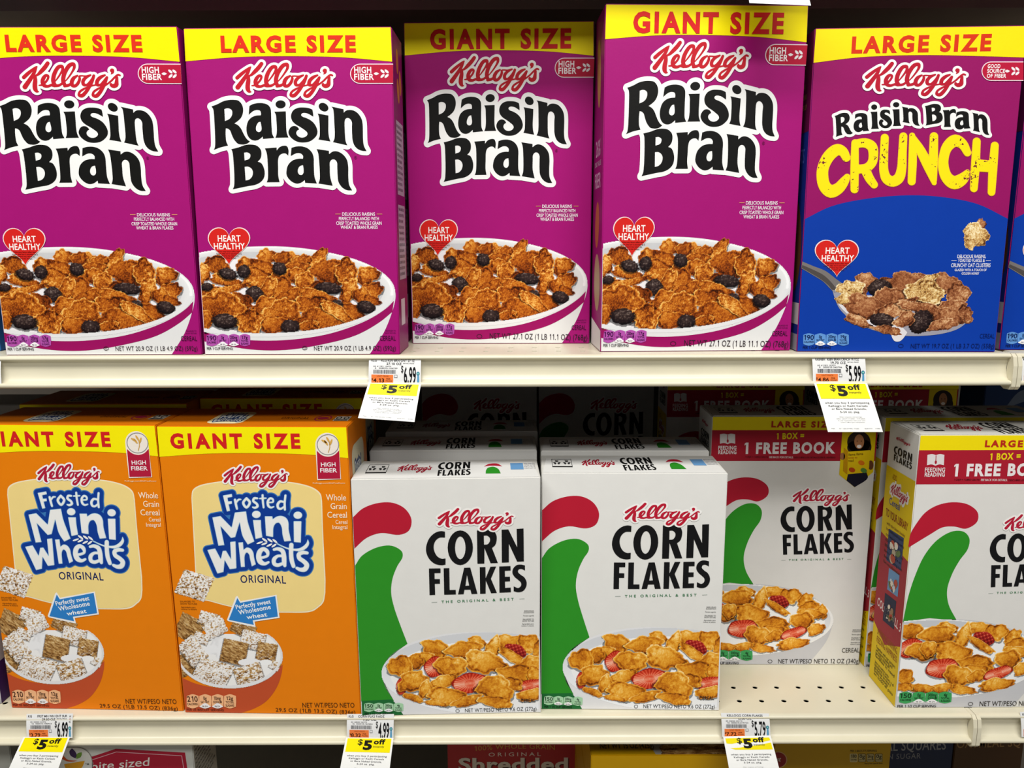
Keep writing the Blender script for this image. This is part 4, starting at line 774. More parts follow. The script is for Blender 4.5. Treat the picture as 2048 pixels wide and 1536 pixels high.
    rd = lambda S: S4.p(spl("c842,682 850,635 872,595 910,548 960,520 1020,510 1075,520 1110,550 1108,585 1065,612 1020,604 975,607 925,635 c848,682"), ZX)
    sweeps(r, S, None, g, rd)
    mb = MB(); L = S.p([(90, 215), (300, 182), (500, 178), (750, 215), (950, 300), (1055, 420), (1040, 520), (1000, 610), (870, 778)], ZL); L[0, 0] = .0006; L[-1, 1] = .0006
    fill(mb, S, [spl_pts(np.concatenate([L, [[.0006, .0006]]]), [True]+[False]*7+[True, True], 6, True)], 'c6c6ca', 1, None, True); b = mb.build('bowl_picture', r); corn_pile(b, S, ZL, 'L')
    logo(S, (862, 828, 1372, 1002), 4, 'b4203a', Z, parent=r)
    mb = MB(); cf_fronttext(mb, S, (772, 975, 1398, 1405), Z, ('THE ORIGINAL & BEST', (842, 1457), (1310, 1448), 15))
    for a, b_ in (((778, 1452), (815, 1452)), ((1340, 1442), (1375, 1441))): fill(mb, S, [np.array([a, b_, (b_[0], b_[1]+2), (a[0], a[1]+2)])], '8a9a90', 3, Z)
    mb.build('product_title', r)
    nutri(r, S, (108, 662, 462, 742), '150', [('0g', 'SAT FAT'), ('300mg', 'SODIUM'), ('4g', 'TOTAL')], '3fa05a', '12301c', ZL, ('PER 1 1/2 CUP SERVING', (100, 768), (358, 768), 17), '2a2a2c')
    mb = MB(); text(mb, S, 'CEREAL', (1120, 682), (1250, 680), 33, '33302c', 0, 0, 5, ZL); text(mb, S, 'NET WT/PESO NETO 12 OZ (340g)', (650, 762), (1250, 760), 32, '33302c', 0, .01, 5, ZL)
    fill(mb, S, [ell(590, 747, 17, 13), ell(590, 747, 14, 10)], '33302c', 5, ZL)
    for i, (s, y) in enumerate((('SERVING', 520), ('SUGGESTION', 532), ('Porción sugerida', 553), ('ENLARGED TO', 578), ('SHOW TEXTURE', 592), ('Agrandado para', 612), ('mostrar la textura', 625))): text(mb, S, s, (1200-(3*i), y), (1262, y), 9, '5a5a58', .004, 0, 3, ZL)
    mb.build('weight_text', r)
    lid_print(r, Surf((-W/2, -.004, H+.0006), (1, 0, 0), (0, 1, 0), (0, 0, 1), ss['top'].M))
    # left side, read from the carton at the right end of the shelf
    L_ = surfs('CFL', (.4287, .7891, H2, -.02, .24))['left']; ZS = (1700, 780, 4.267); ZT = (1700, 1120, 3.692)
    vv = lambda z, x, y: L_.p([(x, y)], z)[0, 1]
    mb = MB(); y1 = vv(ZS, 540, 770); y2 = vv(ZS, 440, 1420)
    fill(mb, L_, [np.array([(.0006, .0006), (D-.0006, .0006), (D-.0006, y1), (.0006, y1)])], 'dfc010', 1, None, True)
    a_, b_ = vv(ZT, 230, 560), vv(ZT, 190, 430)
    q = L_.p([(370, 640), (255, 625), (185, 450)], ZT); fill(mb, L_, [np.array([(D-.0006, q[0][1]), tuple(q[1]), (.0006, q[2][1]), (.0006, y2+.01), (D-.0006, y2)])], 'a02a34', 2, None, True)
    k = L_.p([(395, 385), (520, 480)], ZS); bb = bbox(kel_white)
    fillg(mb, L_, fit(kel_red, bb, (k[0][0], k[0][1], k[1][0], k[1][1]-.002)), 'b02038', 3, None, True)
    k = L_.p([(372, 430), (522, 715)], ZS); A = [L for g_ in cf_word for L in g_]; bb = bbox(A)
    for g_ in cf_word: fillg(mb, L_, fit(g_, bb, (.014, k[0][1]-.004, D-.010, k[1][1]+.004)), '18181a', 3, None, True)
    text(mb, L_, 'ADD', (.016, y1-.012), (.026, y1-.012), .006, 'a06010', .004, 0, 3, None, True)
    bb = bbox(kel_white); fillg(mb, L_, fit(kel_white, bb, (.012, y1-.012, .056, y1-.036)), 'e8e4dc', 3, None, True); fillg(mb, L_, fit(kel_red, bb, (.014, y1-.014, .054, y1-.034)), 'b02038', 4, None, True)
    text(mb, L_, 'Cereal', (.014, y1-.042), (.038, y1-.042), .008, 'e8e8ee', .012, 0, 3, None, True); text(mb, L_, 'Cereal', (.014, y1-.042), (.038, y1-.042), .008, '1c2c68', .002, 0, 4, None, True)
    text(mb, L_, 'TO YOUR LIBRARY', (.008, y1-.058), (.058, y1-.058), .009, '8c2c14', .012, 0, 3, None, True)
    for i, s in enumerate(('with the latest books', 'from feedingreading.com', 'to learn more', 'AGREGA CEREAL A TU', 'BIBLIOTECA con los', 'libros de la serie en', 'feedingreading.com', 'Para mas informacion')): text(mb, L_, s, (.012, y1-.067-.0066*i), (.054-.004*(i % 2), y1-.067-.0066*i), .0035, '7a4a10' if i < 3 else '2c2810', .006, 0, 3, None, True)
    for (u0, v0, w_, h_, c1, c2) in ((.018, y2-.018, .034, .040, '3a4468', 'b8a890'), (.026, y2-.050, .024, .028, '6a94c0', 'c8d4e0'), (.022, y2-.090, .026, .036, '1c2440', '9a7a60')):
        fill(mb, L_, [np.array([(u0, v0), (u0+w_, v0+.002), (u0+w_, v0+h_), (u0, v0+h_-.002)])], c1, 3, None, True); rs = np.random.RandomState(int(v0*1e4)); [fill(mb, L_, [ell(u0+w_*(.2+.6*rs.rand()), v0+h_*(.15+.5*rs.rand()), w_*(.08+.12*rs.rand()), h_*(.05+.10*rs.rand()), 90*rs.rand(), 9)], (c2, 'b04a34', 'e0d8c8', '6a7a4a', '2c3450')[j % 5], 4+j % 3, None, True) for j in range(14)]
    w2 = q[0][1]; text(mb, L_, 'COLLECT ALL 3', (.006, w2+.022), (.062, w2+.016), .010, 'e8dcdc', .02, .02, 3, None, True)
    text(mb, L_, 'SPARKING LEARNING,', (.012, w2-.012), (.060, w2-.012), .0075, '9c5a10', .004, 0, 3, None, True); text(mb, L_, 'FEEDING HAPPINESS', (.012, w2-.022), (.060, w2-.022), .0075, '9c5a10', .004, 0, 3, None, True)
    for i in range(10): text(mb, L_, ('Together with our partners', 'we support reading and', 'learning for children and', 'families in need', '', 'Junto con nuestros socios', 'apoyamos la lectura y el', 'aprendizaje de ninos y', 'familias necesitadas', 'en todo el pais')[i] or 'reading', (.012, w2-.030-(w2-.036)/10*i), (.058-.006*(i % 3), w2-.030-(w2-.036)/10*i), .0036, '3c3408', .006, 0, 3, None, True) if i != 4 else None
    mb.build('side_print', r)
    return r

def copy_tree(o, parent=None):
    c = o.copy(); COL.objects.link(c)
    if parent is not None: c.parent = parent
    for ch in list(o.children): copy_tree(ch, c)
    return c
USED = set()
def place(kind, x, y, h, yaw, lean, label, group=None, kz=1.0, keep=None):
    if kind not in PROTO: PROTO[kind] = {'RBL': lambda: proto_raisin('RBL'), 'RBG': lambda: proto_raisin('RBG'), 'CRN': proto_crunch, 'OR': proto_wheat, 'CFS': proto_corn, 'CFL': proto_corn_large}[kind]()
    src = PROTO[kind]; r = copy_tree(src) if kind in USED else src; USED.add(kind)
    base, sh = inst_matrix(x, y, CZ-h, yaw, lean, DIM[kind][0]); r.matrix_basis = base; r.scale = (1, 1, kz)
    for c in r.children: c.matrix_parent_inverse = sh
    tag(r, label, 'cereal box', group); return r

# ------------------------------------------------------------------ the gondola: back, uprights, shelves
YF = 0.775; YB = 1.42
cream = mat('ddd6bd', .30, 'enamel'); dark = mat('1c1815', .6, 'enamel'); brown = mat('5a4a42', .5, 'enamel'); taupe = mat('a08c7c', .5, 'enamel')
mb = MB(); mb.box((-3, YB, 0), (3, YB+.03, 2.4), mat('6a6258', .6, 'enamel')); tag(mb.build('wall_back'), kind='structure')
mb = MB(); mb.box((-3, -2.5, -.02), (3, YB+.03, 0), mat('c9c4b8', .25, 'enamel')); tag(mb.build('floor'), kind='structure')
pB = at_z(1380+364/3.69, 1402, CZ-H2); pA = at_z(1380+320/3.69, 1375, CZ-H2)
HY = (float(pB[1])-YF, float(pA[1])-YF); HX = (float(pA[0]-pB[0])) % .0254
def shelf(x0, x1, zt, label, holes=(0, 0), cap_l=False, cap_r=False, under=None):
    """steel shelf: perforated deck, concave price channel with bead and lip, end caps, ribs underneath"""
    r = link('gondola_shelf', None); r.location = ((x0+x1)/2, YF, zt); w_ = (x1-x0)/2; tag(r, label, 'shelf')
    mb = MB(); a, b = holes; yh = .10
    rows = [(HY[0], 0.0), (HY[1], HX)]; ys = [.004]; c_ = .0127; cx0 = (x0+x1)/2
    for yy, off in rows:
        mb.add([(-w_, ys[-1], 0), (w_, ys[-1], 0), (w_, yy-.005, 0), (-w_, yy-.005, 0)], [(0, 1, 2, 3)], cream); ys.append(yy+.005)
        x = a+off; xl = -w_
        while x < b:
            u = x-cx0; mb.add([(xl, yy-.005, 0), (u-.006, yy-.005, 0), (u-.006, yy+.005, 0), (xl, yy+.005, 0)], [(0, 1, 2, 3)], cream); xl = u+.006
            N = 16; t = [math.pi*2*(i+.5)/N for i in range(N)]; ring = [(u+.0029*math.cos(q), yy+.0029*math.sin(q)) for q in t]
            sq = [(u+.006*max(-1, min(1, 1.35*math.cos(q))), yy+.005*max(-1, min(1, 1.35*math.sin(q)))) for q in t]
            mb.add([(*p, 0) for p in ring]+[(*p, 0) for p in sq]+[(*p, -.0009) for p in ring], [(i, (i+1) % N, (i+1) % N+N, i+N) for i in range(N)]+[(i, i+2*N, (i+1) % N+2*N, (i+1) % N) for i in range(N)], cream)
            for sx in (-1, 1):
                for sy in (-1, 1):
                    k = [p for p in sq if (p[0]-u)*sx > 0 and (p[1]-yy)*sy > 0]; k = sorted(k, key=lambda p: math.atan2(p[1]-yy, p[0]-u))
                    mb.add([(*p, 0) for p in k]+[(u+sx*.006, yy+sy*.005, 0)], [list(range(len(k)+1))], cream)
            x += .0254
        mb.add([(xl, yy-.005, 0), (w_, yy-.005, 0), (w_, yy+.005, 0), (xl, yy+.005, 0)], [(0, 1, 2, 3)], cream)
    mb.add([(-w_, ys[-1], 0), (w_, ys[-1], 0), (w_, yh, 0), (-w_, yh, 0)], [(0, 1, 2, 3)], cream)
    mb.add([(-w_, yh, 0), (w_, yh, 0), (w_, YB-YF-.002, 0), (-w_, YB-YF-.002, 0)], [(0, 1, 2, 3)], cream)
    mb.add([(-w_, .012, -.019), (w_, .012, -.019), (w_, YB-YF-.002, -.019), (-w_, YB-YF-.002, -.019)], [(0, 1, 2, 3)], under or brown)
    for s in (-1, 1): mb.add([(s*w_, .004, 0), (s*w_, YB-YF-.002, 0), (s*w_, YB-YF-.002, -.019), (s*w_, .004, -.019)], [(0, 1, 2, 3)], cream)
    mb.add([(-w_+.001, .008, -.0175), (w_-.001, .008, -.0175), (w_-.001, yh, -.0175), (-w_+.001, yh, -.0175)], [(0, 1, 2, 3)], mat('0c0a08', .9, 'enamel'))  # near-black sheet added below the deck, standing in for shade inside the holes
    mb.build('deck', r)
    # price channel profile
    pr = [(.006, 0), (.003, .0002), (.0004, -.0006), (-.0012, -.0022), (-.0008, -.0038), (.0012, -.0046), (.0030, -.0058), (.0042, -.0100), (.0046, -.0150), (.0040, -.0200), (.0022, -.0245), (-.0002, -.0268), (-.0042, -.0272), (-.0056, -.0284), (-.0054, -.0308), (-.0036, -.0320), (.0060, -.0322), (.0120, -.0300), (.0120, -.019)]
    mb = MB(); n = 60; xs = np.linspace(-w_, w_, n+1)
    vs = [(x, y, z) for x in xs for y, z in pr]; m_ = len(pr)
    mb.add(vs, [(i*m_+j, (i+1)*m_+j, (i+1)*m_+j+1, i*m_+j+1) for i in range(n) for j in range(m_-1)], cream)
    o = mb.build('price_channel', r)
    for p in o.data.polygons: p.use_smooth = True
    for side, on in ((-1, cap_l), (1, cap_r)):
        if not on: continue
        mb = MB(); P = [(.013, .0004), (.0, .0002), (-.0040, -.003), (-.0062, -.012), (-.0066, -.024), (-.0062, -.033), (-.003, -.0365), (.006, -.0370), (.013, -.034)]; N = len(P); xa, xb = side*w_, side*(w_+.0042)
        mb.add([(xa, y, z) for y, z in P]+[(xb, y, z) for y, z in P], [list(range(N)), list(range(2*N-1, N-1, -1))]+[(i, (i+1) % N, (i+1) % N+N, i+N) for i in range(N)], cream); mb.build('end_cap', r)
    for yy in (.16, .38):
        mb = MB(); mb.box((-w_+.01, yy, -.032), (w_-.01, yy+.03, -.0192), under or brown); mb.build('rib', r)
    return r
zS1, zS2, zS3, zS0 = CZ-H1, CZ-H2, CZ-.930, CZ+H2-2*H1
xs1 = float(at_z(2021, 705, zS1)[0]); xs2 = float(at_z(1941, 1420, zS2)[0])
hB = float(at_z(1380+364/3.69, 1402, zS2)[0]); 
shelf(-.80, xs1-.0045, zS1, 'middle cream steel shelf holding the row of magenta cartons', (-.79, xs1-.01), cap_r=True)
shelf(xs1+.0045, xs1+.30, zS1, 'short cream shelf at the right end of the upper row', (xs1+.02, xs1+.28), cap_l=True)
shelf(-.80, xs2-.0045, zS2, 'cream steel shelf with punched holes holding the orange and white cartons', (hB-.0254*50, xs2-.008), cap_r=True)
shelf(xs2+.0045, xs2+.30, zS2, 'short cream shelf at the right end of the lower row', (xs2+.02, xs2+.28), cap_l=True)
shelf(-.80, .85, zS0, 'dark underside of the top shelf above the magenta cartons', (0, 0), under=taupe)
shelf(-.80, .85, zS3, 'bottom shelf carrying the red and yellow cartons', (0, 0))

# ------------------------------------------------------------------ cartons on the upper shelf
GL_, GG = 'large magenta cereal boxes on the upper shelf', 'giant magenta cereal boxes on the upper shelf'
place('RBL', -.5187, .7836, H1, .15, .06, 'large magenta cereal box with bowl of flakes, at the left end of the upper shelf', GL_)
place('RBL', -.3154, .7841, H1, -.89, 1.22, 'large magenta cereal box second from the left in front, its right side showing', GL_)
place('RBL', -.5220, .8500, H1, .1, 0, 'magenta box directly behind the leftmost magenta box', GL_)
place('RBL', -.3205, .8520, H1, -.4, 0, 'magenta box behind the second magenta box, only its right side showing', GL_)
place('RBG', -.1130, .8680, H1, -1.21, -.65, 'giant magenta cereal box pushed back from the shelf edge, in shade', GG)
place('RBG', .0911, .7948, H1, 1.99, 1.12, 'tallest giant magenta cereal box, standing at the shelf edge right of the recessed one', GG)
GC = 'blue and magenta cereal boxes on the upper shelf'
place('CRN', .2940, .7928, H1, -2.35, 1.07, 'blue and magenta cereal box with spoonful of clusters, front right of the upper shelf', GC)
place('CRN', .2885, .8620, H1, -1.5, 0, 'blue and magenta box hidden behind the spoon picture box, its left edge peeking out', GC)
e = at_z(2003, 701.5, zS1); place('CRN', float(e[0]), .800, H1, -1.0, 0, 'blue cereal box cut off by the right edge of the photo', GC)

# ------------------------------------------------------------------ cartons on the lower shelf
GO = 'orange wheat cereal boxes'
place('OR', -.5672, .7930, H2, -2.2, -1.11, 'orange giant cereal box at the left end of the lower shelf, front', GO)
place('OR', -.3670, .7832, H2, -1.52, -1.39, 'orange giant cereal box next to the white boxes, front', GO)
place('OR', -.5800, .8880, H2, 0, 0, 'orange box behind the left orange box, only its lid visible', GO)
place('OR', -.3805, .9200, H2, 0, 0, 'orange box behind the right orange box, lid and yellow band visible', GO)
GCs = 'small white corn cereal boxes'
def xz(px, Y, z): d = ray(px, 900); return float(d[0]*Y/d[1])
place('CFS', -.1685, .7755, H2, 1.76, -.98, 'small white cereal box with green sweep, next to the orange box', GCs)
place('CFS', .0306, .7879, H2, -1.06, .96, 'small white cereal box with green sweep, right one of the front pair', GCs)
place('CFS', -.1690, .8816, H2, .6, 0, 'small white box second in line behind the left white box', GCs)
place('CFS', -.1650, .9729, H2, .4, 0, 'small white box third in line behind the left white box', GCs)
place('CFS', .0330, .8787, H2, -.4, 0, 'small white box second in line behind the right white box', GCs)
place('CFS', -.1560, 1.300, H2, 0, 0, 'small white box in deep shade at the shelf back, behind the left white stack', GCs, 1.05)
place('CFS', .0450, 1.300, H2, 0, 0, 'small white box in deep shade at the shelf back, behind the right white stack', GCs, 1.05)
GCl = 'large white corn cereal boxes with a red banner'
place('CFL', .2335, .8805, H2, -.56, .24, 'white box with red free book banner, standing back behind the bare shelf', GCl)
place('CFL', .4287, .7891, H2, -.02, .24, 'white and yellow cereal box cut off at the right edge, its left side facing out', GCl)
place('CFL', .4320, .8740, H2, 0, 0, 'white and yellow box behind the cut off one, its lid and left edge showing', GCl)
place('CFL', .2180, 1.070, H2, 0, 0, 'white box with red banner in the dark behind the free book box', GCl, 1.04)
place('CFL', .4350, 1.070, H2, 0, 0, 'white box with yellow band in the dark at the far right back', GCl, 1.04)

# ------------------------------------------------------------------ plainer neighbours
def plain(x0, y0, z0, W, H, D, front, side, top, label, yaw=0, cat='cereal box'):
    r = link('cereal_box', None); b, s = inst_matrix(x0, y0, z0, yaw, 0, W); r.matrix_basis = b; carton(r, W, H, D, front, side, top); tag(r, label, cat)
    S = {'front': Surf((-W/2, 0, 0), (1, 0, 0), (0, 0, 1), (0, -1, 0), b), 'right': Surf((W/2, 0, 0), (0, 1, 0), (0, 0, 1), (1, 0, 0), b), 'top': Surf((-W/2, 0, H), (1, 0, 0), (0, 1, 0), (0, 0, 1), b), 'left': Surf((-W/2, D, 0), (0, -1, 0), (0, 0, 1), (-1, 0, 0), b)}
    return r, S
def band(mb, S, u0, v0, u1, v1, c, lay=1): fill(mb, S, [np.array([(u0, v0), (u1, v0), (u1, v1), (u0, v1)])], c, lay, None, True)
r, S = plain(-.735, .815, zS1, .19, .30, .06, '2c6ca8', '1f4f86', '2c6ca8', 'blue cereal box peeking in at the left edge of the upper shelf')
mb = MB(); band(mb, S['front'], .001, .10, .189, .27, 'd8d8d8'); mb.build('front_print', r); mb = MB(); band(mb, S['right'], .01, .10, .05, .25, '9aa0a8'); side_text(mb, S['right'], .012, .048, .11, .24, 16, '30343c', 6); mb.build('side_print', r)
r, S = plain(-.7735, .800, zS2, .19, .28, .06, 'c8c8cc', 'b0b0b4', 'b8b8b4', 'white and purple box at the left edge of the lower shelf')
mb = MB(); band(mb, S['front'], .001, .001, .189, .05, '3c2058'); mb.build('front_print', r); mb = MB(); band(mb, S['right'], .001, .001, .059, .05, '3c2058'); mb.build('side_print', r)
r, S = plain(-.775, .960, zS2, .19, .315, .07, 'b8b8b0', 'a8a8a0', '9a9a92', 'grey white box standing back at the left end of the lower shelf')
mb = MB(); band(mb, S['front'], .02, .2, .17, .28, '2c3c2c'); mb.build('front_print', r)
r, S = plain(.660, 1.06, zS2, .19, .335, .06, '22345c', '22345c', '22345c', 'dark blue box at the back of the lower shelf by the right edge')
mb = MB(); fill(mb, S['front'], [spl('c.03,.285 .08,.30 c.16,.29 .10,.31 .05,.31')], '6a7488', 1, None, True); mb.build('front_print', r)
# --- bottom shelf
B3 = zS3
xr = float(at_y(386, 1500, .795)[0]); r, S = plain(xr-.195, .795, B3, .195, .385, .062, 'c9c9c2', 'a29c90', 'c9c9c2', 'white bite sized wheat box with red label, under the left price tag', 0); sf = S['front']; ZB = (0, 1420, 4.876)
mb = MB(); fill(mb, sf, [spl("c560,480 c905,452 c1130,378 c1805,415 c1860,800 c560,800")], 'a81c34', 1, ZB); fill(mb, sf, [spl("c600,500 c910,478 c1135,405 c1775,442 c1835,800 c600,800"), spl("c606,506 c912,484 c1136,411 c1769,448 c1829,796 c606,796")], 'd8a8b0', 2, ZB)
text(mb, sf, 'bite sized', (890, 590), (1455, 540), 78, 'e6e0da', .006, 0, 3, ZB, slant=.25); text(mb, sf, 'FROSTED', (1250, 640), (1620, 640), 70, 'e6e0da', .015, .02, 3, ZB); o = mb.build('red_label', r)
mb = MB(); fill(mb, sf, [rrect(430, 360, 905, 800, 150, 10)], '8c8880', 3, ZB); fill(mb, sf, [rrect(436, 366, 899, 794, 146, 10)], 'd6d5cf', 4, ZB)
fill(mb, sf, [spl("c705,370 680,400 690,440 c740,470 750,430 730,395")], '3c2450', 5, ZB); fill(mb, sf, [spl("c800,408 760,420 745,445 c748,475 785,460 800,435")], '6a9038', 5, ZB); fill(mb, sf, [spl("c610,430 660,480 700,488 c755,490 720,500 660,498 c600,470")], 'c8501c', 5, ZB); fill(mb, sf, [spl("c628,525 720,510 c830,492 800,560 740,600 c680,590 640,560")], 'd8981c', 5, ZB); text(mb, sf, 'TM', (835, 535), (872, 533), 18, '5a5a50', .01, 0, 5, ZB); mb.build('store_emblem', r)
mb = MB(); side_text(mb, S['right'], .004, .058, .12, .37, 46, '4a463e', 9); mb.build('side_print', r)
xr = float(at_y(22, 1515, .83)[0]); r, S = plain(xr-.19, .83, B3, .19, .36, .06, 'b8b8b0', 'a8a8a0', 'c4c4bc', 'plain pale box at the bottom left corner'); mb = MB(); band(mb, S['front'], .02, .2, .17, .33, 'a0a0a0'); mb.build('front_print', r)
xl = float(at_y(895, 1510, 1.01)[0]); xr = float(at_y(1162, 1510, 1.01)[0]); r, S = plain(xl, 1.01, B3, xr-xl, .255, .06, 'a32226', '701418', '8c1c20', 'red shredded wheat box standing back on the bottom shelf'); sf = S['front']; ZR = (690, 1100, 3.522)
mb = MB(); text(mb, sf, '100% WHOLE GRAIN', (915, 1416), (1478, 1408), 34, 'b88a38', .004, .04, 1, ZR, bend=.003); text(mb, sf, 'ORIGINAL', (1012, 1454), (1380, 1450), 26, 'd8c8c4', .004, .25, 1, ZR); text(mb, sf, 'Shredded', (806, 1560), (1576, 1556), 88, '4a1014', .035, .02, 1, ZR); text(mb, sf, 'Shredded', (800, 1553), (1570, 1549), 88, 'cfc8c0', .03, .02, 2, ZR); mb.build('front_print', r)
# stack of yellow boxes lying flat, the top one showing its front panel
p0 = at_y(1182, 1510, .80); th = (float(p0[2])-B3)/5
for k in range(5):
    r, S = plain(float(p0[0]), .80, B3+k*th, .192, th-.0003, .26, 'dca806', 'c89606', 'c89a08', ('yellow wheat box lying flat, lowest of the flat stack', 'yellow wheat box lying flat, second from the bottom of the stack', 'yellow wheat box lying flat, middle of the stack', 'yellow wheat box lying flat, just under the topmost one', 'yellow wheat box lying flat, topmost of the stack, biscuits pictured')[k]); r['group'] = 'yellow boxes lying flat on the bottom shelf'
    if k == 4:
        T_ = S['top']; mb = MB(); text(mb, T_, 'NET WT 15 OZ (425g)', (.012, .012), (.075, .012), .010, '3a2c06', .014, 0, 2, None, True)
        fill(mb, T_, [spl_pts(np.array([(.075, .001), (.115, .001), (.13, .05), (.10, .07), (.06, .06)]), [True, True, False, False, True], 5)], 'a8a49c', 1, None, True); mb.build('top_print', r)
        p = Pic(T_, (1160, 1420, 4.096), 600, 240, 1210, 374, .0007); p.biscuit(950, 250, 300, 150, -5, 0); p.build('wheat_picture', r, 3)
for px0, px1, Y, H_, c, nm in ((1548, 1781, .95, .285, 'b8900a', 'yellow wheat box standing in shade behind the right price tag'), (1700, 1905, 1.06, .26, '1a2444', 'navy oat squares box, left of the brown one, bottom shelf'), (1908, 2045, 1.06, .26, '4a3018', 'brown oatmeal squares box at the bottom right')):
    xl = float(at_y(px0, 1510, Y)[0]); xr = float(at_y(px1, 1510, Y)[0]); r, S = plain(xl, Y, B3, xr-xl, H_, .06, c, c, c, nm); sf = S['front']; ZQ = (1380, 1120, 3.692); mb = MB()
    if px0 == 1548:
        fill(mb, sf, [ell(650, 1475, 68, 62)], 'c8a070', 1, ZQ); fill(mb, sf, [ell(650, 1475, 60, 55)], '8c1a1c', 2, ZQ); text(mb, sf, 'Post', (590, 1490), (668, 1486), 34, 'd8ccc8', .012, 0, 3, ZQ, slant=.2)
        text(mb, sf, 'PER 2 BISCUITS SERVING', (1182, 1418), (1378, 1416), 15, '3a2c06', .01, 0, 1, ZQ)
        for i in range(4):
            fill(mb, sf, [rrect(1180+62*i, 1430, 1236+62*i, 1492, 9)], '3a2c06' if i else 'd8cca0', 1, ZQ); fill(mb, sf, [rrect(1183+62*i, 1433, 1233+62*i, 1489, 8)], 'b8a870', 2, ZQ)
            text(mb, sf, ('180', '0g', '0mg', '0g')[i], (1188+62*i, 1460), (1228+62*i, 1460), 24, '2c2204', .012, 0, 3, ZQ); text(mb, sf, ('CALORIES', 'SAT FAT', 'SODIUM', 'SUGARS')[i], (1187+62*i, 1478), (1229+62*i, 1478), 9, '2c2204', .01, 0, 3, ZQ)
        text(mb, sf, 'Not a low calorie food', (1288, 1508), (1420, 1506), 11, '3a2c06', .01, 0, 1, ZQ)
    elif px0 == 1700:
        text(mb, sf, 'OATMEAL SQUARES', (1180, 1418), (1888, 1398), 72, '8c8c90', .01, .02, 1, ZQ); text(mb, sf, 'BROWN SUGAR', (1290, 1475), (1702, 1464), 38, '7c7c84', .004, .06, 1, ZQ)
    else: text(mb, sf, 'OATMEAL SQ', (1968, 1388), (2440, 1376), 62, '8a6a40', .008, .03, 1, ZQ)
    mb.build('front_print', r)

# ------------------------------------------------------------------ price tags hanging over the channels
class Warp:
    """a paper surface given by four corners, bowed outward"""
    def __init__(s, TL, TR, BR, BL, bow): s.c = [np.array(a, float) for a in (TL, TR, BR, BL)]; s.bow = bow; s.org = np.zeros(3)
    def xyz(s, uv, lay):
        uv = np.asarray(uv, float); u = uv[:, :1]; v = 1-uv[:, 1:2]; TL, TR, BR, BL = s.c
        P = TL*(1-u)*(1-v)+TR*u*(1-v)+BR*u*v+BL*(1-u)*v; P = P+np.array([[0, -1, 0]])*s.bow*np.sin(np.pi*v)
        n = np.cross(TR-TL, BL-TL); n = n/np.linalg.norm(n); n = n if n[1] < 0 else -n
        return P+n*.00010*lay-s.org
def sheet(sf, col, n=10):
    mb = MB(); g = [(i/n, j/n) for j in range(n+1) for i in range(n+1)]; fs = [(j*(n+1)+i, j*(n+1)+i+1, (j+1)*(n+1)+i+1, (j+1)*(n+1)+i) for j in range(n) for i in range(n)]
    mb.add(sf.xyz(np.array(g), 0), fs, mat(col, .5)); mb.add(sf.xyz(np.array(g), -2), [f[::-1] for f in fs], mat(col, .5)); return mb
def T(mb, sf, s, x0, y, x1, h, c, wt=.008, tr=0, lay=3): text(mb, sf, s, (x0, y), (x1, y), h, c, wt, tr, lay, None, True)
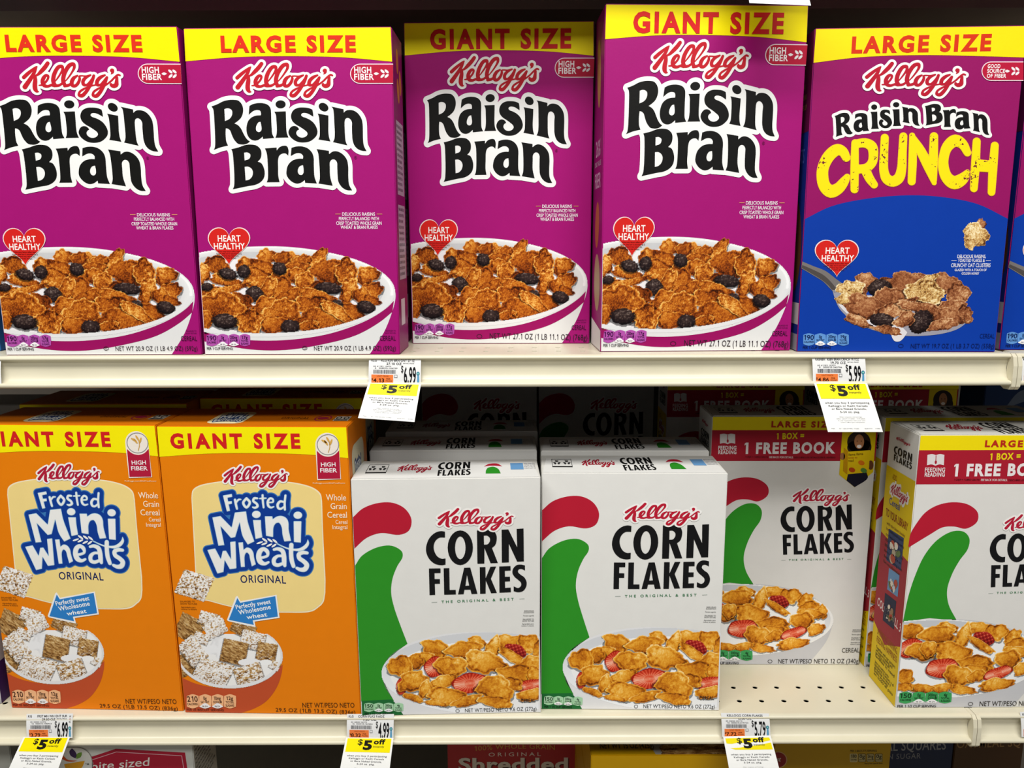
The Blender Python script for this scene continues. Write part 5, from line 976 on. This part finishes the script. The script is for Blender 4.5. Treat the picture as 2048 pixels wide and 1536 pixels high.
def price_tag(lab, slip, code, size, nums, barn, unit, price, zsh, label, torn=False, wic=False):
    """lab, slip: photo pixel corners TL TR BR BL of the label and of the hanging discount slip"""
    yl = YF+.0005; L = [at_y(*lab[0], YF-.0005+.0012), at_y(*lab[1], YF-.0005+.0012), at_y(*lab[2], YF-.0040), at_y(*lab[3], YF-.0040)]
    s1 = Warp(*L, .0008); Sp = [at_y(*slip[0], YF-.0085), at_y(*slip[1], YF-.0085), at_y(*slip[2], YF-.026), at_y(*slip[3], YF-.026)]; s2 = Warp(*Sp, .0012)
    r = link('price_tag', None); org = (L[0]+L[1])/2; r.location = org; s1.org = org; s2.org = org; tag(r, label, 'price tag', 'price tags on the shelf edges')
    o = sheet(s1, 'e9e9e8').build('price_label', r); mb = MB()
    for i, (s, x0, x1) in enumerate(code): T(mb, s1, s, x0, .87, x1, .085, '2c2c30')
    T(mb, s1, size, .34, .745, .63, .085, '2c2c30'); T(mb, s1, 'RETAIL PRICE', .66, .79, .87, .035, '2c2c30'); T(mb, s1, nums[0], .09, .66, .43, .05, '4a4a50', .004, .05); T(mb, s1, nums[1], .12, .59, .55, .05, '3a3a40', .008, .05)
    T(mb, s1, '$', .62, .46, .665, .26, '141416', .01); T(mb, s1, price, .675, .05, .905, .62, '121214', .022, .02); mb.build('price_lettering', o)
    mb = MB(); rs = np.random.RandomState(barn); x = .09
    while x < .52: ww = .004+.008*rs.rand(); fill(mb, s1, [np.array([(x, .40), (x+ww, .40), (x+ww, .55), (x, .55)])], '4a4a50', 2, None, True); x += ww+.003+.007*rs.rand()
    mb.build('barcode', o)
    mb = MB(); fill(mb, s1, [np.array([(.055, .03), (.47, .03), (.47, .36), (.055, .36)])], 'f08040', 2, None, True); q = mb.build('unit_price_patch', o)
    for c_ in (q,): pass
    mb = MB(); T(mb, s1, 'UNIT PRICE', .16, .28, .38, .05, '9a4018', .004); T(mb, s1, '$', .06, .14, .085, .08, '2a1008', .01); T(mb, s1, unit, .09, .06, .30, .15, '2a1008', .016); T(mb, s1, 'PER', .34, .17, .42, .05, '6a2c10', .01); T(mb, s1, 'POUND', .33, .09, .45, .05, '6a2c10', .01)
    fill(mb, s1, [np.array([(.49, .24), (.55, .24), (.55, .36), (.49, .36)]), np.array([(.496, .26), (.544, .26), (.544, .35), (.496, .35)])], '4a4a50', 2, None, True)
    fill(mb, s1, [ell(.945, .42, .032, .075), ], '2c7c98', 2, None, True); fill(mb, s1, [ell(.945, .42, .016, .035)], '8ac8b8', 3, None, True); fill(mb, s1, [np.array([(.925, .06), (.968, .06), (.965, .34), (.93, .34)])], '5a9cc4', 2, None, True)
    if wic: T(mb, s1, 'W', .925, .86, .965, .07, '2c2c30'); T(mb, s1, 'I', .94, .76, .95, .07, 'a82028'); T(mb, s1, 'C', .925, .64, .965, .08, '2c2c30')
    mb.build('label_marks', o)
    o = sheet(s2, 'f2f2ef').build('discount_slip', r)
    mb = MB()
    if torn:
        fill(mb, s2, [np.array([(.04, .96), (.96, .96), (.97, .90), (.80, .865), (.62, .875), (.5, .84), (.3, .86), (.15, .835), (.045, .845)])], 'f2e010', 2, None, True)
        fill(mb, s2, [np.array([(.97, .85), (.80, .82), (.62, .79), (.45, .775), (.30, .75), (.10, .74), (.20, .705), (.5, .70), (.97, .70)])], 'f2e010', 2, None, True)
    else: fill(mb, s2, [np.array([(.04, .985), (.96, .985), (.96, .68), (.04, .68)])], 'f6e606', 2, None, True)
    T(mb, s2, '$', .27, .845, .37, .12, '1c1a14', .018); T(mb, s2, '5', .39, .745, .575, .20, '1c1a14', .05); T(mb, s2, 'off', .60, .865, .84, .105, '1c1a14', .04, .05); T(mb, s2, 'instantly', .60, .79, .83, .04, '2c2a20', .008); mb.build('discount_band', o)
    mb = MB()
    for i, (s, x0, x1) in enumerate((('when you buy 3 participating', .09, .91), ("Kellogg's or Kashi Cereals", .14, .86), ('or Bare Naked Granola,', .18, .82), ('5-24 oz. pkg.', .32, .68))): T(mb, s2, s, x0, .58-.062*i, x1, .036, '4c4c50', .006, .02)
    for i, (s, x0, x1) in enumerate((('After coupons and savings.', .28, .70), ('Offer valid 7/11/2025 - 7/17/2025', .22, .74), ('in one transaction with your card.', .24, .74), ('Limit 2 offers per transaction.', .28, .72))): T(mb, s2, s, x0, .30-.037*i, x1, .018, '6c6c70', 0, .02)
    for s, x0, x1 in (('MIX', .08, .14), ('SIF 1 - SIGN OF MEAL - 7/1/2025', .22, .58), ('765-BR-37753', .68, .82), ('B-50862', .88, .97)): T(mb, s2, s, x0, .06, x1, .016, '5c5c60', 0)
    mb.build('offer_text', o); return r
price_tag([(738, 716), (842, 717), (842, 769), (737, 767)], [(737, 766), (842, 768), (829, 844), (716, 836)], [('KLG', .05, .15), ('KLG RSN BRN GNT 27.1Z', .24, .88)], '27.10 OZ', ('00 41192 10474', '0   000010-106759'), 3, '4.13', '6.99', zS1, 'price tag reading 6.99 with yellow slip, under the recessed giant box')
price_tag([(1624, 714), (1730, 714), (1732, 767), (1626, 766)], [(1628, 766), (1734, 766), (1766, 864), (1656, 864)], [('RASNBN', .06, .24), ('RSBN BRAN CRNCH 19.7OZ', .28, .88)], '19.70 OZ', ('00 41193 10379', '0   000010-340796'), 4, '4.86', '5.99', zS1, 'price tag reading 5.99 with yellow slip, under the blue box')
price_tag([(53, 1428), (146, 1427), (145, 1476), (54, 1476)], [(47, 1474), (140, 1474), (107, 1566), (8, 1560)], [('KG', .04, .12), ('FRST MN WH GNT SUR', .24, .88)], '29.50 OZ', ('00 38000 26996', '12  000013-180463'), 5, '3.79', '6.99', zS2, 'price tag with a slanting yellow slip under the left orange box', wic=True)
price_tag([(694, 1428), (788, 1428), (787, 1478), (694, 1476)], [(692, 1475), (787, 1476), (776, 1566), (676, 1560)], [('KLG', .04, .14), ('CORN FLKS 9.6OZ', .24, .80)], '9.60 OZ', ('00 38000 26973', '16  000010-164666'), 6, '8.32', '4.99', zS2, 'price tag reading 4.99 with yellow slip under the left white box')
price_tag([(1442, 1426), (1538, 1427), (1541, 1473), (1444, 1474)], [(1446, 1473), (1541, 1471), (1564, 1560), (1462, 1560)], [('KELLOGG CORN FLAKES', .12, .86)], '12.00 OZ', ('00 38000 00112', '10  000010-019733'), 7, '7.72', '5.79', zS2, 'price tag reading 5.79 with torn yellow slip under the bare shelf', torn=True)
r = price_tag([(1484, -66), (1600, -64), (1603, -36), (1487, -37)], [(1487, -50), (1603, -48), (1622, 11), (1499, 6)], [('KLG', .05, .15)], '10.00 OZ', ('00 38000 00000', '0'), 8, '5.00', '4.99', zS0, 'white slip of a price tag hanging in from the top shelf above the tallest box')
# labels cut by the picture edges
for lab, zz, nm in (([(-75, 716), (2, 718), (3, 768), (-75, 769)], zS1, 'round edged white price label at the left end of the upper shelf edge'), ([(2042, 714), (2120, 712), (2120, 768), (2043, 768)], zS1, 'price label cut off at the right end of the upper shelf edge'), ([(2040, 1424), (2120, 1422), (2120, 1474), (2043, 1474)], zS2, 'price label cut off at the right end of the lower shelf edge')):
    L = [at_y(*lab[0], YF+.0007), at_y(*lab[1], YF+.0007), at_y(*lab[2], YF-.004), at_y(*lab[3], YF-.004)]; s = Warp(*L, .0008); r = link('price_tag', None); r.location = L[0]; s.org = L[0]; tag(r, nm, 'price tag', 'price tags on the shelf edges')
    o = sheet(s, 'e9e9e8').build('price_label', r); mb = MB(); fill(mb, s, [np.array([(.055, .03), (.47, .03), (.47, .33), (.055, .33)])], 'f08040', 2, None, True); T(mb, s, 'KLG', .05, .87, .2, .085, '2c2c30'); T(mb, s, '7.99', .6, .1, .92, .6, '141416'); mb.build('price_lettering', o)
def drop(o):
    for c in list(o.children): drop(c)
    bpy.data.objects.remove(o)
drop(PROTO['RBLparts'])
